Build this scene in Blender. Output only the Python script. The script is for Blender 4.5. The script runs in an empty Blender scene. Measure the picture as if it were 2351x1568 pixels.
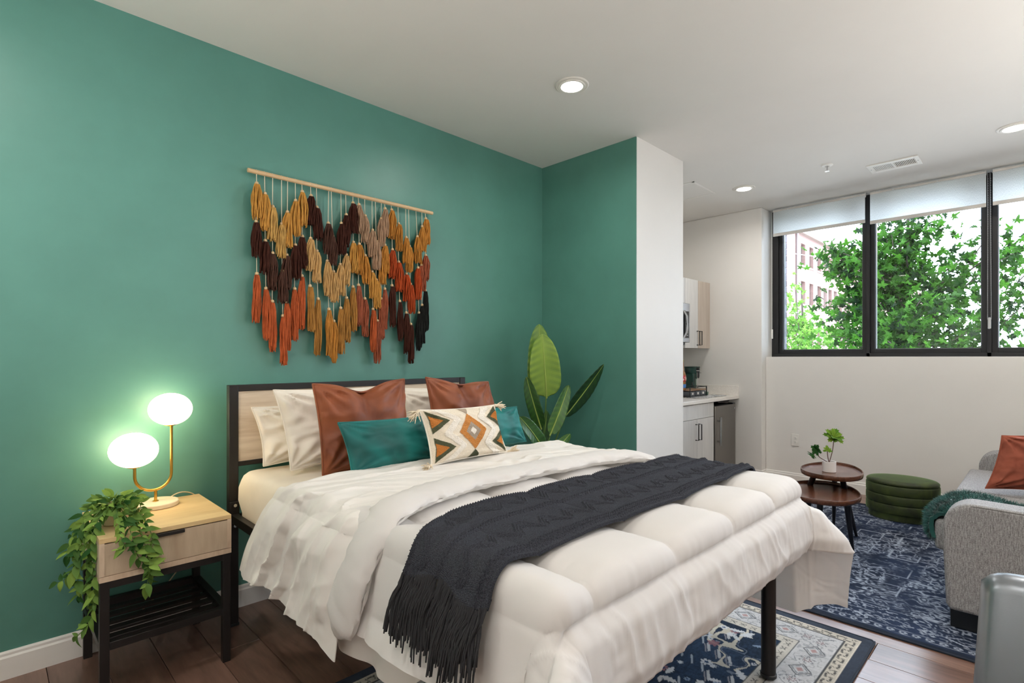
import bpy, bmesh, math, random
import numpy as np
from mathutils import Vector, Matrix

S = bpy.context.scene
COL = S.collection
PI = math.pi

# ------------------------------------------------------------------ camera
cam_d = bpy.data.cameras.new('camera')
cam = bpy.data.objects.new('camera', cam_d)
COL.objects.link(cam)
cam.location = (0, 0, 1.30)
cam.rotation_euler = (PI / 2, 0, math.radians(45.214 - 90))
cam_d.sensor_width = 36
cam_d.lens = 36 * 1217.54 / 2351
cam_d.shift_y = (820.58 - 784) / 2351
cam_d.clip_start = 0.02
S.camera = cam

# ------------------------------------------------------------------ world (bright hazy white sky) and exposure
W = bpy.data.worlds.new('sky')
S.world = W
W.use_nodes = True
_bg = W.node_tree.nodes['Background']
_bg.inputs['Color'].default_value = (0.72, 0.83, 1.0, 1)
_bg.inputs['Strength'].default_value = 11.0
S.view_settings.view_transform = 'Standard'
S.view_settings.look = 'None'
S.view_settings.exposure = 0.17
S.view_settings.gamma = 1.0
S.view_settings.use_curve_mapping = False
S.cycles.use_denoising = True
S.cycles.max_bounces = 8
S.cycles.diffuse_bounces = 4
S.cycles.glossy_bounces = 3
S.cycles.use_adaptive_sampling = True
S.cycles.adaptive_threshold = 0.08
S.cycles.adaptive_min_samples = 20
S.cycles.sample_clamp_indirect = 8
S.cycles.caustics_reflective = False
S.cycles.caustics_refractive = False

DOWN_W = 7.8        # watts of one recessed ceiling light
GLOBE_E = 8.5       # emission of the bedside globes

# the window openings guide the sky light indoors (a portal emits nothing of its own)
_pd = bpy.data.lights.new('window_portal', 'AREA')
_pd.shape = 'RECTANGLE'; _pd.size = 4.7; _pd.size_y = 1.55
_pd.cycles.is_portal = True
_po = bpy.data.objects.new('window_portal', _pd)
COL.objects.link(_po)
_po.location = (6.24, -0.25, 2.1)
_po.rotation_euler = (0, PI / 2, 0)

# ------------------------------------------------------------------ helpers
def lin(c):
    if isinstance(c, str):
        c = [int(c[i:i + 2], 16) / 255 for i in (1, 3, 5)]
    return tuple((v / 12.92 if v <= 0.04045 else ((v + 0.055) / 1.055) ** 2.4) for v in c)

def link_obj(name, me, parent=None):
    o = bpy.data.objects.new(name, me)
    COL.objects.link(o)
    if parent is not None:
        o.parent = parent
    return o

def root_loc(p):
    v = Vector((0, 0, 0))
    while p is not None:
        v = v + p.location
        p = p.parent
    return v

def tag(o, label=None, cat=None, group=None, kind=None):
    if label: o['label'] = label
    if cat: o['category'] = cat
    if group: o['group'] = group
    if kind: o['kind'] = kind
    return o

def thing(name, label, cat, loc=(0, 0, 0), group=None):
    o = bpy.data.objects.new(name, None)
    COL.objects.link(o)
    o.location = loc
    o.empty_display_size = 0.05
    return tag(o, label, cat, group)

def struct_root(name, loc=(0, 0, 0)):
    o = bpy.data.objects.new(name, None)
    COL.objects.link(o)
    o.location = loc
    o.empty_display_size = 0.05
    o['kind'] = 'structure'
    return o

class MB:
    """collects world-space geometry for one mesh object"""
    def __init__(s):
        s.v = []; s.f = []
    def add(s, vs, fs):
        k = len(s.v)
        s.v += [tuple(map(float, p)) for p in vs]
        s.f += [tuple(i + k for i in q) for q in fs]
        return s
    def box(s, x0, x1, y0, y1, z0, z1):
        vs = [(x0, y0, z0), (x1, y0, z0), (x1, y1, z0), (x0, y1, z0), (x0, y0, z1), (x1, y0, z1), (x1, y1, z1), (x0, y1, z1)]
        return s.add(vs, [(0, 3, 2, 1), (4, 5, 6, 7), (0, 1, 5, 4), (1, 2, 6, 5), (2, 3, 7, 6), (3, 0, 4, 7)])
    def beam(s, a, b, w, h, up=(0, 0, 1)):
        a = Vector(a); b = Vector(b); d = (b - a).normalized(); u = Vector(up)
        if abs(d.dot(u)) > 0.98: u = Vector((0, 1, 0))
        r = d.cross(u).normalized(); u = r.cross(d).normalized()
        vs = []
        for p in (a, b):
            for i, j in ((-1, -1), (1, -1), (1, 1), (-1, 1)):
                vs.append(p + r * (i * w / 2) + u * (j * h / 2))
        return s.add(vs, [(0, 1, 2, 3), (7, 6, 5, 4), (0, 4, 5, 1), (1, 5, 6, 2), (2, 6, 7, 3), (3, 7, 4, 0)])
    def tube(s, path, rad, n=8, cap=True, closed=False):
        P = [Vector(p) for p in path]; m = len(P)
        R = rad if hasattr(rad, '__len__') else [rad] * m
        t0 = (P[1] - P[0]).normalized()
        u = Vector((0, 0, 1)) if abs(t0.z) < 0.9 else Vector((1, 0, 0))
        u = (u - t0 * u.dot(t0)).normalized()
        vs = []; fs = []
        for i in range(m):
            if closed: t = (P[(i + 1) % m] - P[i - 1]).normalized()
            else: t = (P[min(i + 1, m - 1)] - P[max(i - 1, 0)]).normalized()
            u = (u - t * u.dot(t))
            u = u.normalized() if u.length > 1e-6 else Vector((1, 0, 0))
            w = t.cross(u)
            for k in range(n):
                a = 2 * PI * k / n
                vs.append(P[i] + (u * math.cos(a) + w * math.sin(a)) * R[i])
        for i in range(m - 1 + (1 if closed else 0)):
            i2 = (i + 1) % m
            for k in range(n):
                fs.append((i * n + k, i * n + (k + 1) % n, i2 * n + (k + 1) % n, i2 * n + k))
        if cap and not closed:
            fs.append(tuple(range(n - 1, -1, -1)))
            fs.append(tuple((m - 1) * n + k for k in range(n)))
        return s.add(vs, fs)
    def lathe(s, prof, c=(0, 0, 0), n=32, sx=1.0, sy=1.0, rot=0.0, shape=None):
        """prof: list of (r,z); capped where r is 0; shape(angle) scales the radius"""
        vs = []; fs = []; m = len(prof)
        for r, z in prof:
            for k in range(n):
                a = 2 * PI * k / n
                q = shape(a) if shape else 1.0
                x = r * q * math.cos(a) * sx; y = r * q * math.sin(a) * sy
                vs.append((c[0] + x * math.cos(rot) - y * math.sin(rot), c[1] + x * math.sin(rot) + y * math.cos(rot), c[2] + z))
        for i in range(m - 1):
            for k in range(n):
                fs.append((i * n + k, i * n + (k + 1) % n, (i + 1) * n + (k + 1) % n, (i + 1) * n + k))
        fs.append(tuple(range(n - 1, -1, -1)))
        fs.append(tuple((m - 1) * n + k for k in range(n)))
        return s.add(vs, fs)
    def grid(s, A, flip=False):
        """A: array (rows, cols, 3)"""
        r, c = A.shape[:2]
        k = np.arange(r * c).reshape(r, c)
        q = np.stack([k[:-1, :-1], k[:-1, 1:], k[1:, 1:], k[1:, :-1]], -1).reshape(-1, 4)
        if flip: q = q[:, ::-1]
        return s.add(A.reshape(-1, 3).tolist(), q.tolist())
    def prism(s, outline, z0, z1):
        n = len(outline)
        vs = [(x, y, z0) for x, y in outline] + [(x, y, z1) for x, y in outline]
        fs = [tuple(range(n - 1, -1, -1)), tuple(range(n, 2 * n))]
        fs += [(i, (i + 1) % n, n + (i + 1) % n, n + i) for i in range(n)]
        return s.add(vs, fs)
    def prism_dir(s, pts, d):
        n = len(pts); d = Vector(d)
        vs = [Vector(p) for p in pts]; vs += [p + d for p in vs]
        fs = [tuple(range(n - 1, -1, -1)), tuple(range(n, 2 * n))]
        fs += [(i, (i + 1) % n, n + (i + 1) % n, n + i) for i in range(n)]
        return s.add(vs, fs)
    def build(s, name, material, parent=None, smooth=False, bevel=0.0, seg=2, subd=0, solid=0.0, angle=35):
        V = np.array(s.v, dtype=float)
        if parent is not None:
            o0 = np.array(root_loc(parent))
        else:
            o0 = np.array([(V[:, 0].min() + V[:, 0].max()) / 2, (V[:, 1].min() + V[:, 1].max()) / 2, V[:, 2].min()])
        me = bpy.data.meshes.new(name)
        me.from_pydata((V - o0).tolist(), [], s.f)
        bm = bmesh.new(); bm.from_mesh(me)
        bmesh.ops.recalc_face_normals(bm, faces=bm.faces)
        if bevel:
            ed = [e for e in bm.edges if len(e.link_faces) == 2 and e.calc_face_angle(0) > 0.5]
            rb = bmesh.ops.bevel(bm, geom=ed, offset=bevel, segments=seg, profile=0.6, affect='EDGES', clamp_overlap=True)
            for fc in rb['faces']: fc.smooth = True
        bm.to_mesh(me); bm.free()
        if material is not None: me.materials.append(material)
        if smooth:
            me.polygons.foreach_set('use_smooth', [True] * len(me.polygons))
            try: me.set_sharp_from_angle(angle=math.radians(angle))
            except Exception: pass
        me.update()
        o = link_obj(name, me, parent)
        if parent is None: o.location = o0
        if solid:
            m = o.modifiers.new('solid', 'SOLIDIFY'); m.thickness = solid; m.offset = 0
        if subd:
            m = o.modifiers.new('sub', 'SUBSURF'); m.levels = subd; m.render_levels = subd
        return o

# smooth vectorised noise --------------------------------------------------
def vnoise(x, y, seed=0):
    rs = np.random.RandomState(seed)
    T = rs.rand(256, 256)
    xi = np.floor(x).astype(int); yi = np.floor(y).astype(int)
    fx = x - xi; fy = y - yi
    fx = fx * fx * fx * (fx * (fx * 6 - 15) + 10); fy = fy * fy * fy * (fy * (fy * 6 - 15) + 10)
    a = T[xi % 256, yi % 256]; b = T[(xi + 1) % 256, yi % 256]; c = T[xi % 256, (yi + 1) % 256]; d = T[(xi + 1) % 256, (yi + 1) % 256]
    return (a * (1 - fx) + b * fx) * (1 - fy) + (c * (1 - fx) + d * fx) * fy - 0.5

def fbm(x, y, seed=0, oct=4):
    r = np.zeros_like(x, dtype=float); a = 1.0
    for i in range(oct):
        r += a * vnoise(x * 2 ** i + 17.3 * i, y * 2 ** i - 9.1 * i, seed + i); a *= 0.5
    return r

def ridge(x, y, seed=0):
    return 1 - np.abs(vnoise(x, y, seed)) * 2

def sstep(a, b, x):
    t = np.clip((x - a) / (b - a), 0, 1)
    return t * t * (3 - 2 * t)

# ------------------------------------------------------------------ materials
MATS = {}
class NT:
    def __init__(s, name):
        s.m = bpy.data.materials.new(name); s.m.use_nodes = True
        s.t = s.m.node_tree; s.b = s.t.nodes['Principled BSDF']; s.out = s.t.nodes['Material Output']
    def n(s, typ, **kw):
        q = s.t.nodes.new('ShaderNode' + typ)
        for k, v in kw.items():
            if k in q.inputs.keys(): q.inputs[k].default_value = v
            else: setattr(q, k, v)
        return q
    def l(s, a, b): s.t.links.new(a, b)
    def coord(s, scale=(1, 1, 1), rot=(0, 0, 0), kind='Object'):
        c = s.n('TexCoord'); m = s.n('Mapping')
        m.inputs['Scale'].default_value = scale; m.inputs['Rotation'].default_value = rot
        s.l(c.outputs[kind], m.inputs['Vector'])
        return m.outputs['Vector']
    def ramp(s, fac, stops):
        r = s.n('ValToRGB'); e = r.color_ramp.elements
        while len(e) < len(stops): e.new(0.5)
        for q, (p, c) in zip(e, stops):
            q.position = p; q.color = (*c, 1)
        s.l(fac, r.inputs['Fac']); return r.outputs['Color']
    def bump(s, h, strength, dist=0.002):
        b = s.n('Bump', Strength=strength, Distance=dist)
        s.l(h, b.inputs['Height']); s.l(b.outputs['Normal'], s.b.inputs['Normal'])
        return b

def mat(name, base, rough=0.6, metal=0.0, spec=0.5, noise=None, bump=None, sheen=0.0, coat=0.0, trans=0.0, emit=None, alpha=None, ior=None, coords='Object'):
    """noise=(scale, amount 0..1 of value variation, detail); bump=(scale, strength)"""
    q = NT(name); b = q.b
    c = lin(base)
    b.inputs['Base Color'].default_value = (*c, 1)
    b.inputs['Roughness'].default_value = rough
    b.inputs['Metallic'].default_value = metal
    b.inputs['Specular IOR Level'].default_value = spec
    if sheen:
        b.inputs['Sheen Weight'].default_value = sheen
        b.inputs['Sheen Roughness'].default_value = 0.4
    if coat: b.inputs['Coat Weight'].default_value = coat
    if trans: b.inputs['Transmission Weight'].default_value = trans
    if ior: b.inputs['IOR'].default_value = ior
    if emit:
        b.inputs['Emission Color'].default_value = (*lin(emit[0]), 1)
        b.inputs['Emission Strength'].default_value = emit[1]
    if noise:
        v = q.coord(noise[0] if hasattr(noise[0], '__len__') else (noise[0],) * 3, kind=coords)
        t = q.n('TexNoise', Scale=1.0, Detail=noise[2] if len(noise) > 2 else 4.0)
        q.l(v, t.inputs['Vector'])
        a = noise[1]
        lo = tuple(x * (1 - a) for x in c); hi = tuple(min(1, x * (1 + a)) for x in c)
        q.l(q.ramp(t.outputs['Fac'], [(0.3, lo), (0.7, hi)]), b.inputs['Base Color'])
    if bump:
        v = q.coord(bump[0] if hasattr(bump[0], '__len__') else (bump[0],) * 3, kind=coords)
        t = q.n('TexNoise', Scale=1.0, Detail=3.0)
        q.l(v, t.inputs['Vector'])
        q.bump(t.outputs['Fac'], bump[1])
    MATS[name] = q.m
    return q.m

def wood(name, dark, light, scale, rough=0.45, bump=0.15, ring=0.0):
    """scale: stretched noise frequencies per axis (small along the grain)"""
    q = NT(name)
    oi0 = q.n('ObjectInfo')
    def shifted(sc):
        a = q.n('VectorMath', operation='MULTIPLY_ADD')
        q.l(oi0.outputs['Random'], a.inputs[0]); a.inputs[1].default_value = (61, 47, 53)
        q.l(q.coord(sc), a.inputs[2]); return a.outputs[0]
    v = shifted(scale)
    t = q.n('TexNoise', Scale=1.0, Detail=8.0, Roughness=0.62, Distortion=0.7)
    q.l(v, t.inputs['Vector'])
    v2 = shifted(tuple(s * 5 for s in scale))
    t2 = q.n('TexNoise', Scale=1.0, Detail=4.0)
    q.l(v2, t2.inputs['Vector'])
    mx = q.n('Mix', data_type='FLOAT'); mx.inputs['Factor'].default_value = 0.3
    q.l(t.outputs['Fac'], mx.inputs[2]); q.l(t2.outputs['Fac'], mx.inputs[3])
    col = q.ramp(mx.outputs[0], [(0.32, lin(dark)), (0.66, lin(light))])
    oi = q.n('ObjectInfo')
    hs = q.n('HueSaturation'); q.l(col, hs.inputs['Color'])
    mr = q.n('MapRange'); mr.inputs['To Min'].default_value = 0.9; mr.inputs['To Max'].default_value = 1.1
    q.l(oi.outputs['Random'], mr.inputs['Value']); q.l(mr.outputs['Result'], hs.inputs['Value'])
    q.l(hs.outputs['Color'], q.b.inputs['Base Color'])
    q.b.inputs['Roughness'].default_value = rough
    q.bump(mx.outputs[0], bump, 0.0015)
    return q.m

def fabric(name, base, rough=0.85, weave=900.0, wstr=0.25, var=0.08, sheen=0.0, vscale=6.0, base2=None, spec=0.3):
    """plain woven cloth: fine noise weave relief and slow colour variation"""
    q = NT(name); c = lin(base)
    v = q.coord((1, 1, 1))
    t = q.n('TexNoise', Scale=vscale, Detail=5.0); q.l(v, t.inputs['Vector'])
    lo = tuple(x * (1 - var) for x in c); hi = tuple(min(1, x * (1 + var)) for x in c)
    if base2: lo = lin(base2)
    q.l(q.ramp(t.outputs['Fac'], [(0.35, lo), (0.65, hi)]), q.b.inputs['Base Color'])
    t2 = q.n('TexNoise', Scale=weave, Detail=2.0); q.l(v, t2.inputs['Vector'])
    q.bump(t2.outputs['Fac'], wstr, 0.0006)
    q.b.inputs['Roughness'].default_value = rough
    q.b.inputs['Specular IOR Level'].default_value = spec
    if sheen:
        q.b.inputs['Sheen Weight'].default_value = sheen
        q.b.inputs['Sheen Roughness'].default_value = 0.35
    return q.m

def attr_mat(name, rough=0.9, bump=None, sheen=0.0):
    q = NT(name)
    a = q.n('Attribute'); a.attribute_name = 'dye'
    q.l(a.outputs['Color'], q.b.inputs['Base Color'])
    q.b.inputs['Roughness'].default_value = rough
    q.b.inputs['Specular IOR Level'].default_value = 0.2
    if sheen: q.b.inputs['Sheen Weight'].default_value = sheen
    if bump:
        v = q.coord((1, 1, 1))
        t = q.n('TexNoise', Scale=bump[0], Detail=3.0); q.l(v, t.inputs['Vector'])
        q.bump(t.outputs['Fac'], bump[1], 0.003)
    return q.m

def set_dye(o, cols):
    """per-vertex dye colours (linear rgb)"""
    me = o.data
    a = me.color_attributes.new('dye', 'FLOAT_COLOR', 'POINT')
    c = np.ones((len(me.vertices), 4), dtype=np.float32); c[:, :3] = cols
    a.data.foreach_set('color', c.ravel())

# wall paint with faint roller marks
def paint(name, base, rough, var=0.03, b=0.05, scuff=None):
    q = NT(name); c = lin(base)
    v = q.coord((1, 1, 1))
    t = q.n('TexNoise', Scale=2.2, Detail=6.0, Roughness=0.6); q.l(v, t.inputs['Vector'])
    lo = tuple(x * (1 - var) for x in c); hi = tuple(min(1, x * (1 + var)) for x in c)
    q.l(q.ramp(t.outputs['Fac'], [(0.35, lo), (0.65, hi)]), q.b.inputs['Base Color'])
    t2 = q.n('TexNoise', Scale=260.0, Detail=2.0); q.l(v, t2.inputs['Vector'])
    q.bump(t2.outputs['Fac'], b, 0.001)
    q.b.inputs['Roughness'].default_value = rough
    return q.m

M_GREEN = paint('green_paint', '#588d81', 0.40, 0.06, 0.08)
M_WHITE = paint('wall_paint', '#e3e1dc', 0.7, 0.012, 0.05)
M_CEIL = paint('ceiling_paint', '#dedcd7', 0.85, 0.01, 0.04)
M_TRIM = mat('trim_paint', '#e9e7e2', 0.45)
M_FLOOR = wood('floor_vinyl', '#5a4034', '#8f6e5f', (9, 1.1, 9), 0.30, 0.10)
M_FLOOR.node_tree.nodes['Principled BSDF'].inputs['Coat Weight'].default_value = 0.4
M_FLOOR.node_tree.nodes['Principled BSDF'].inputs['Coat Roughness'].default_value = 0.22
M_BLACK = mat('black_metal', '#1b1716', 0.42, 0.0, 0.5, bump=(600, 0.05))
M_FRAME = mat('window_metal', '#17181b', 0.45)
M_PALEWOOD = wood('pale_oak', '#bfa283', '#dcc6a8', (2.0, 14, 14), 0.5, 0.08)
M_PALEWOOD_V = wood('pale_oak_front', '#b39c83', '#d3c0a6', (9, 9, 1.6), 0.5, 0.08)
M_BRASS = mat('brass', '#d6a850', 0.28, 1.0)
M_CHROME = mat('chrome', '#c9c9c9', 0.2, 1.0)
M_STEEL = mat('brushed_steel', '#8b8783', 0.38, 0.85, bump=((400, 400, 8), 0.05))
M_WHITEPL = mat('white_plastic', '#e8e6e0', 0.4)
M_CORD = mat('pale_cord', '#d9cba8', 0.5)
M_DARKPL = mat('dark_plastic', '#1c1e20', 0.35)

# ================================================================== THE ROOM
H = 2.881
YG = 2.969          # green wall behind the bed
XW = 5.915          # wall under the window
X0, Y0 = -1.8, -2.7 # far sides of the room, behind the camera

def wallbox(name, m, *b):
    o = MB().box(*b).build(name, m)
    o['kind'] = 'structure'
    return o

wallbox('wall_left', M_GREEN, X0 - .1, 3.303, YG, YG + .12, -.02, H)
wallbox('wall_stub', M_WHITE, 3.309, 3.995, 2.065, 3.1, -.02, H)
wallbox('wall_return', M_GREEN, 3.303, 3.309, 2.067, YG, -.02, H)
wallbox('wall_kitchen', M_WHITE, 3.995, 6.2, 3.0, 3.12, -.02, H)
# the pier beside the window has a soft plaster corner
_w = MB().box(5.80, 6.13, 2.112, 3.0, -.02, H).build('wall_pier', M_WHITE, bevel=.006, seg=2); _w['kind'] = 'structure'
_w = MB().box(XW, 6.22, Y0, 2.112, -.02, 1.307).build('wall_right', M_WHITE, bevel=.006, seg=2); _w['kind'] = 'structure'
wallbox('wall_back', M_WHITE, X0, 6.2, Y0 - .12, Y0, -.02, H)
wallbox('wall_behind', M_WHITE, X0 - .12, X0, Y0, YG, -.02, H)
wallbox('ceiling', M_CEIL, X0 - .1, 6.24, Y0 - .1, 3.1, H, H + .1)

# floor planks laid along the window wall direction
fl = struct_root('floor', (0, 0, 0))
MB().box(X0, 5.93, Y0, 3.0, -.03, -.006).build('subfloor', mat('subfloor', '#241b16', 0.9), fl)
_pm = {}
rng = random.Random(4)
def plank(x, y0, y1):
    L = round(y1 - y0, 3)
    if L not in _pm:
        o = MB().box(-.0892, .0892, .0008, L - .0008, -.008, 0).build('plank', M_FLOOR, None, bevel=.0012, seg=1)
        o.location = (0, 0, 0)
        for v in o.data.vertices: pass
        me = o.data; bpy.data.objects.remove(o)
        # mesh was centred on its own base: bring it back to the corner
        me.transform(Matrix.Translation((0, L / 2, -.008)))
        _pm[L] = me
    o = link_obj('plank', _pm[L], fl); o.location = (x, y0, 0)
px = X0 + .09
row = 0
while px < 5.93:
    off = [0, .42, .84, .21, .63, 1.05][row % 6]
    y = Y0 - off
    while y < 3.0:
        a, b = max(y, Y0), min(y + 1.22, 3.0)
        # under the fixed walls nothing is laid
        if b - a > .03: plank(px, a, b)
        y += 1.22
    px += .18; row += 1

# baseboards: flat board with a stepped cap
def baseboard(name, pts, nrm):
    """run along the floor; nrm points into the room"""
    a, b = Vector(pts[0]), Vector(pts[1]); n = Vector(nrm)
    prof = [(0, 0), (.014, 0), (.014, .086), (.009, .094), (.009, .104), (.005, .111), (0, .111)]
    A = [a + n * d + Vector((0, 0, z)) for d, z in prof]
    o = MB().prism_dir(A, b - a).build(name, M_TRIM, None)
    o['kind'] = 'structure'
baseboard('baseboard_left', ((X0, YG, 0), (3.303, YG, 0)), (0, -1, 0))
baseboard('baseboard_return', ((3.303, YG, 0), (3.303, 2.065, 0)), (-1, 0, 0))
baseboard('baseboard_stub', ((3.303, 2.065, 0), (3.995, 2.065, 0)), (0, -1, 0))
baseboard('baseboard_pier', ((5.80, 3.0, 0), (5.80, 2.098, 0)), (-1, 0, 0))
baseboard('baseboard_pier_return', ((5.786, 2.112, 0), (XW, 2.112, 0)), (0, -1, 0))
baseboard('baseboard_right', ((XW, 2.112, 0), (XW, Y0, 0)), (-1, 0, 0))
baseboard('baseboard_back', ((X0, Y0, 0), (XW, Y0, 0)), (0, 1, 0))
baseboard('baseboard_behind', ((X0, Y0, 0), (X0, YG, 0)), (1, 0, 0))

# ------------------------------------------------------------------ window band
def glass_mat():
    q = NT('window_glass')
    tr = q.n('BsdfTransparent'); tr.inputs['Color'].default_value = (.97, .985, .98, 1)
    gl = q.n('BsdfGlossy'); gl.inputs['Roughness'].default_value = 0.02
    fr = q.n('Fresnel', IOR=1.35)
    mx = q.n('MixShader')
    q.l(fr.outputs[0], mx.inputs[0]); q.l(tr.outputs[0], mx.inputs[1]); q.l(gl.outputs[0], mx.inputs[2])
    q.l(mx.outputs[0], q.out.inputs['Surface'])
    return q.m
M_GLASS = glass_mat()
win = struct_root('window_1', (6.135, -.25, 1.307))
ZB, ZT = 1.307, H
MB().box(6.090, 6.215, -2.66, 2.111, ZB, ZB + .035).build('sill_rail', M_FRAME, win, bevel=.002)
MB().box(6.125, 6.215, -2.66, 2.111, ZT - .06, ZT).build('head_rail', M_FRAME, win, bevel=.002)
MB().box(6.095, 6.215, 2.046, 2.112, ZB, ZT).build('jamb', M_FRAME, win, bevel=.002)
mull = [1.222, .343, -.535, -1.413, -2.291]
for y in mull:
    MB().box(6.090, 6.215, y - .0145, y + .0145, ZB, ZT).build('mullion', M_FRAME, win, bevel=.002)
edges = [2.046] + mull
for i in range(5):
    ya, yb = edges[i] - (.0145 if i else 0), edges[i + 1] + .0145
    z0, z1 = ZB + .035, ZT - .06
    fw = .038
    m = MB()
    m.box(6.125, 6.200, yb, yb + fw, z0, z1); m.box(6.125, 6.200, ya - fw, ya, z0, z1)
    m.box(6.125, 6.200, yb + fw, ya - fw, z0, z0 + fw); m.box(6.125, 6.200, yb + fw, ya - fw, z1 - fw, z1)
    m.build('sash', M_FRAME, win, bevel=.0015)
    m = MB()
    for (a, b, c, d) in ((yb + fw, yb + fw + .006, z0 + fw, z1 - fw), (ya - fw - .006, ya - fw, z0 + fw, z1 - fw), (yb + fw, ya - fw, z0 + fw, z0 + fw + .006)):
        m.box(6.145, 6.180, a, b, c, d)
    m.build('glazing_bead', mat('bead_grey', '#6f7478', .4) if 'bead_grey' not in MATS else MATS['bead_grey'], win)
    MB().box(6.161, 6.165, yb + fw - .004, ya - fw + .004, z0 + fw - .004, z1 - fw + .004).build('pane', M_GLASS, win)

def blind_mat():
    q = NT('blind_fabric')
    v = q.coord((1, 700, 90))
    t = q.n('TexNoise', Scale=1.0, Detail=3.0); q.l(v, t.inputs['Vector'])
    col = q.ramp(t.outputs['Fac'], [(0.35, lin('#c3c9c9')), (0.65, lin('#e6e9e8'))])
    d = q.n('BsdfDiffuse'); tl = q.n('BsdfTranslucent'); mx = q.n('MixShader'); mx.inputs[0].default_value = .5
    q.l(col, d.inputs['Color']); q.l(col, tl.inputs['Color'])
    q.l(d.outputs[0], mx.inputs[1]); q.l(tl.outputs[0], mx.inputs[2]); q.l(mx.outputs[0], q.out.inputs['Surface'])
    return q.m
M_BLIND = blind_mat()
M_HEM = fabric('blind_hem', '#cfccc6', .8)
blinds = [(2.047, 1.216, 2.582, 'roller blind over the window bay beside the brick pier'),
          (1.176, .355, 2.560, 'roller blind over the middle window bay full of leaves'),
          (.314, -.51, 2.563, 'roller blind with the bead chain, cut by the picture edge'),
          (-.548, -1.38, 2.56, 'roller blind on the fourth window bay'), (-1.42, -2.25, 2.56, 'roller blind on the fifth window bay')]
for ya, yb, zb, lab in blinds[:4]:
    t = thing('roller_blind', 'white woven ' + lab, 'blind', (5.95, (ya + yb) / 2, zb), 'roller blinds along the window band')
    n = 24
    A = np.zeros((10, n, 3))
    for i in range(10):
        for j in range(n):
            A[i, j] = (5.945 + .0015 * math.sin(j * .7 + ya), ya + (yb - ya) * j / (n - 1), zb + .03 + (H - .012 - zb - .03) * i / 9)
    MB().grid(A).build('fabric_panel', M_BLIND, t, smooth=True)
    MB().box(5.940, 5.951, yb, ya, zb, zb + .032).build('hem_bar', M_HEM, t, bevel=.003)
    MB().lathe([(0, 0), (.02, 0), (.02, 1)], n=16)
    q = MB(); q.tube([(5.965, ya, H - .03), (5.965, yb, H - .03)], .022, 14); q.build('roller_tube', M_HEM, t, smooth=True)
    if lab.startswith('roller blind with'):
        y = .336
        q = MB()
        q.tube([(5.972, y + .011, H - .02), (5.972, y + .012, 1.62)], .0022, 6); q.tube([(5.972, y - .004, H - .02), (5.972, y - .012, 1.62)], .0022, 6)
        for k in range(60):
            z = 1.62 + k * .02
            for s in (.012, -.011): q.lathe([(0, -.003), (.0032, -.001), (.0032, .001), (0, .003)], (5.972, y + s * (1 - .3 * k / 60), z), n=6)
        q.build('bead_chain', mat('chain_grey', '#8f9092', .4), t, smooth=True)
        q = MB(); q.tube([(5.972, y, 1.635), (5.972, y, 1.63), (5.972, y, 1.545), (5.972, y, 1.54)], [.006, .011, .011, .006], 10)
        q.build('chain_tensioner', mat('clear_plastic', '#b9bcbd', .25), t, smooth=True)
    if 'brick pier' in lab:
        q = MB(); q.box(5.972, 5.982, 2.06, 2.078, 1.50, 1.60); q.build('chain_tensioner', M_WHITEPL, t, bevel=.004)
        q = MB(); q.tube([(5.972, 2.068, H - .02), (5.972, 2.068, 1.60)], .0022, 6); q.build('bead_chain', M_WHITEPL, t, smooth=True)

# ------------------------------------------------------------------ wall outlet
t = thing('wall_outlet', 'white double power outlet low on the wall under the window', 'outlet', (XW - .004, 1.82, .379))
MB().box(XW - .006, XW, 1.783, 1.857, .388, .512).build('cover_plate', M_WHITEPL, t, bevel=.003)
for z in (.472, .428):
    f = MB().prism_dir([(XW - .009, 1.82 + .017 * math.cos(a * PI / 8), z + .015 * math.sin(a * PI / 8)) for a in range(16)], (.004, 0, 0)).build('socket', M_WHITEPL, t)
    q = MB()
    for dy in (-.006, .006): q.box(XW - .0096, XW - .0088, 1.82 + dy - .001, 1.82 + dy + .001, z - .001, z + .007)
    q.box(XW - .0096, XW - .0088, 1.818, 1.822, z - .009, z - .005)
    q.build('slot', M_DARKPL, f)

# ------------------------------------------------------------------ ceiling fixtures
M_LENS = mat('lamp_lens', '#ffffff', .5, emit=('#fff6e8', 14.0))
M_RING = mat('lamp_ring', '#dedbd4', .5)
def downlight(x, y, label):
    t = thing('recessed_ceiling_light', label, 'ceiling light', (x, y, H - .02), 'recessed ceiling lights')
    MB().lathe([(.062, .0), (.064, -.004), (.092, -.006), (.098, -.002), (.098, .0005)], (x, y, H - .0005), 40).build('trim_ring', M_RING, t, smooth=True)
    MB().lathe([(.078, -.007), (.076, -.010), (.064, -.0105), (.062, -.007)], (x, y, H), 40).build('baffle_ring', M_WHITEPL, t, smooth=True)
    MB().lathe([(0.001, -.0125), (.045, -.0122), (.061, -.010), (.061, -.007)], (x, y, H), 32).build('lens', M_LENS, t, smooth=True)
    ld = bpy.data.lights.new('bulb', 'AREA'); ld.shape = 'DISK'; ld.size = .12; ld.energy = DOWN_W
    ld.color = (1.0, .95, .90); ld.spread = math.radians(165)
    lo = bpy.data.objects.new('bulb', ld); COL.objects.link(lo); lo.parent = t; lo.location = (0, 0, .005)
    return t
downlight(2.418, 1.942, 'round recessed light in the ceiling above the bed')
downlight(5.028, 1.990, 'round recessed light in the ceiling near the kitchen alcove')
downlight(5.016, .152, 'round recessed light cut by the edge of the picture, above the sofa')
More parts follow.
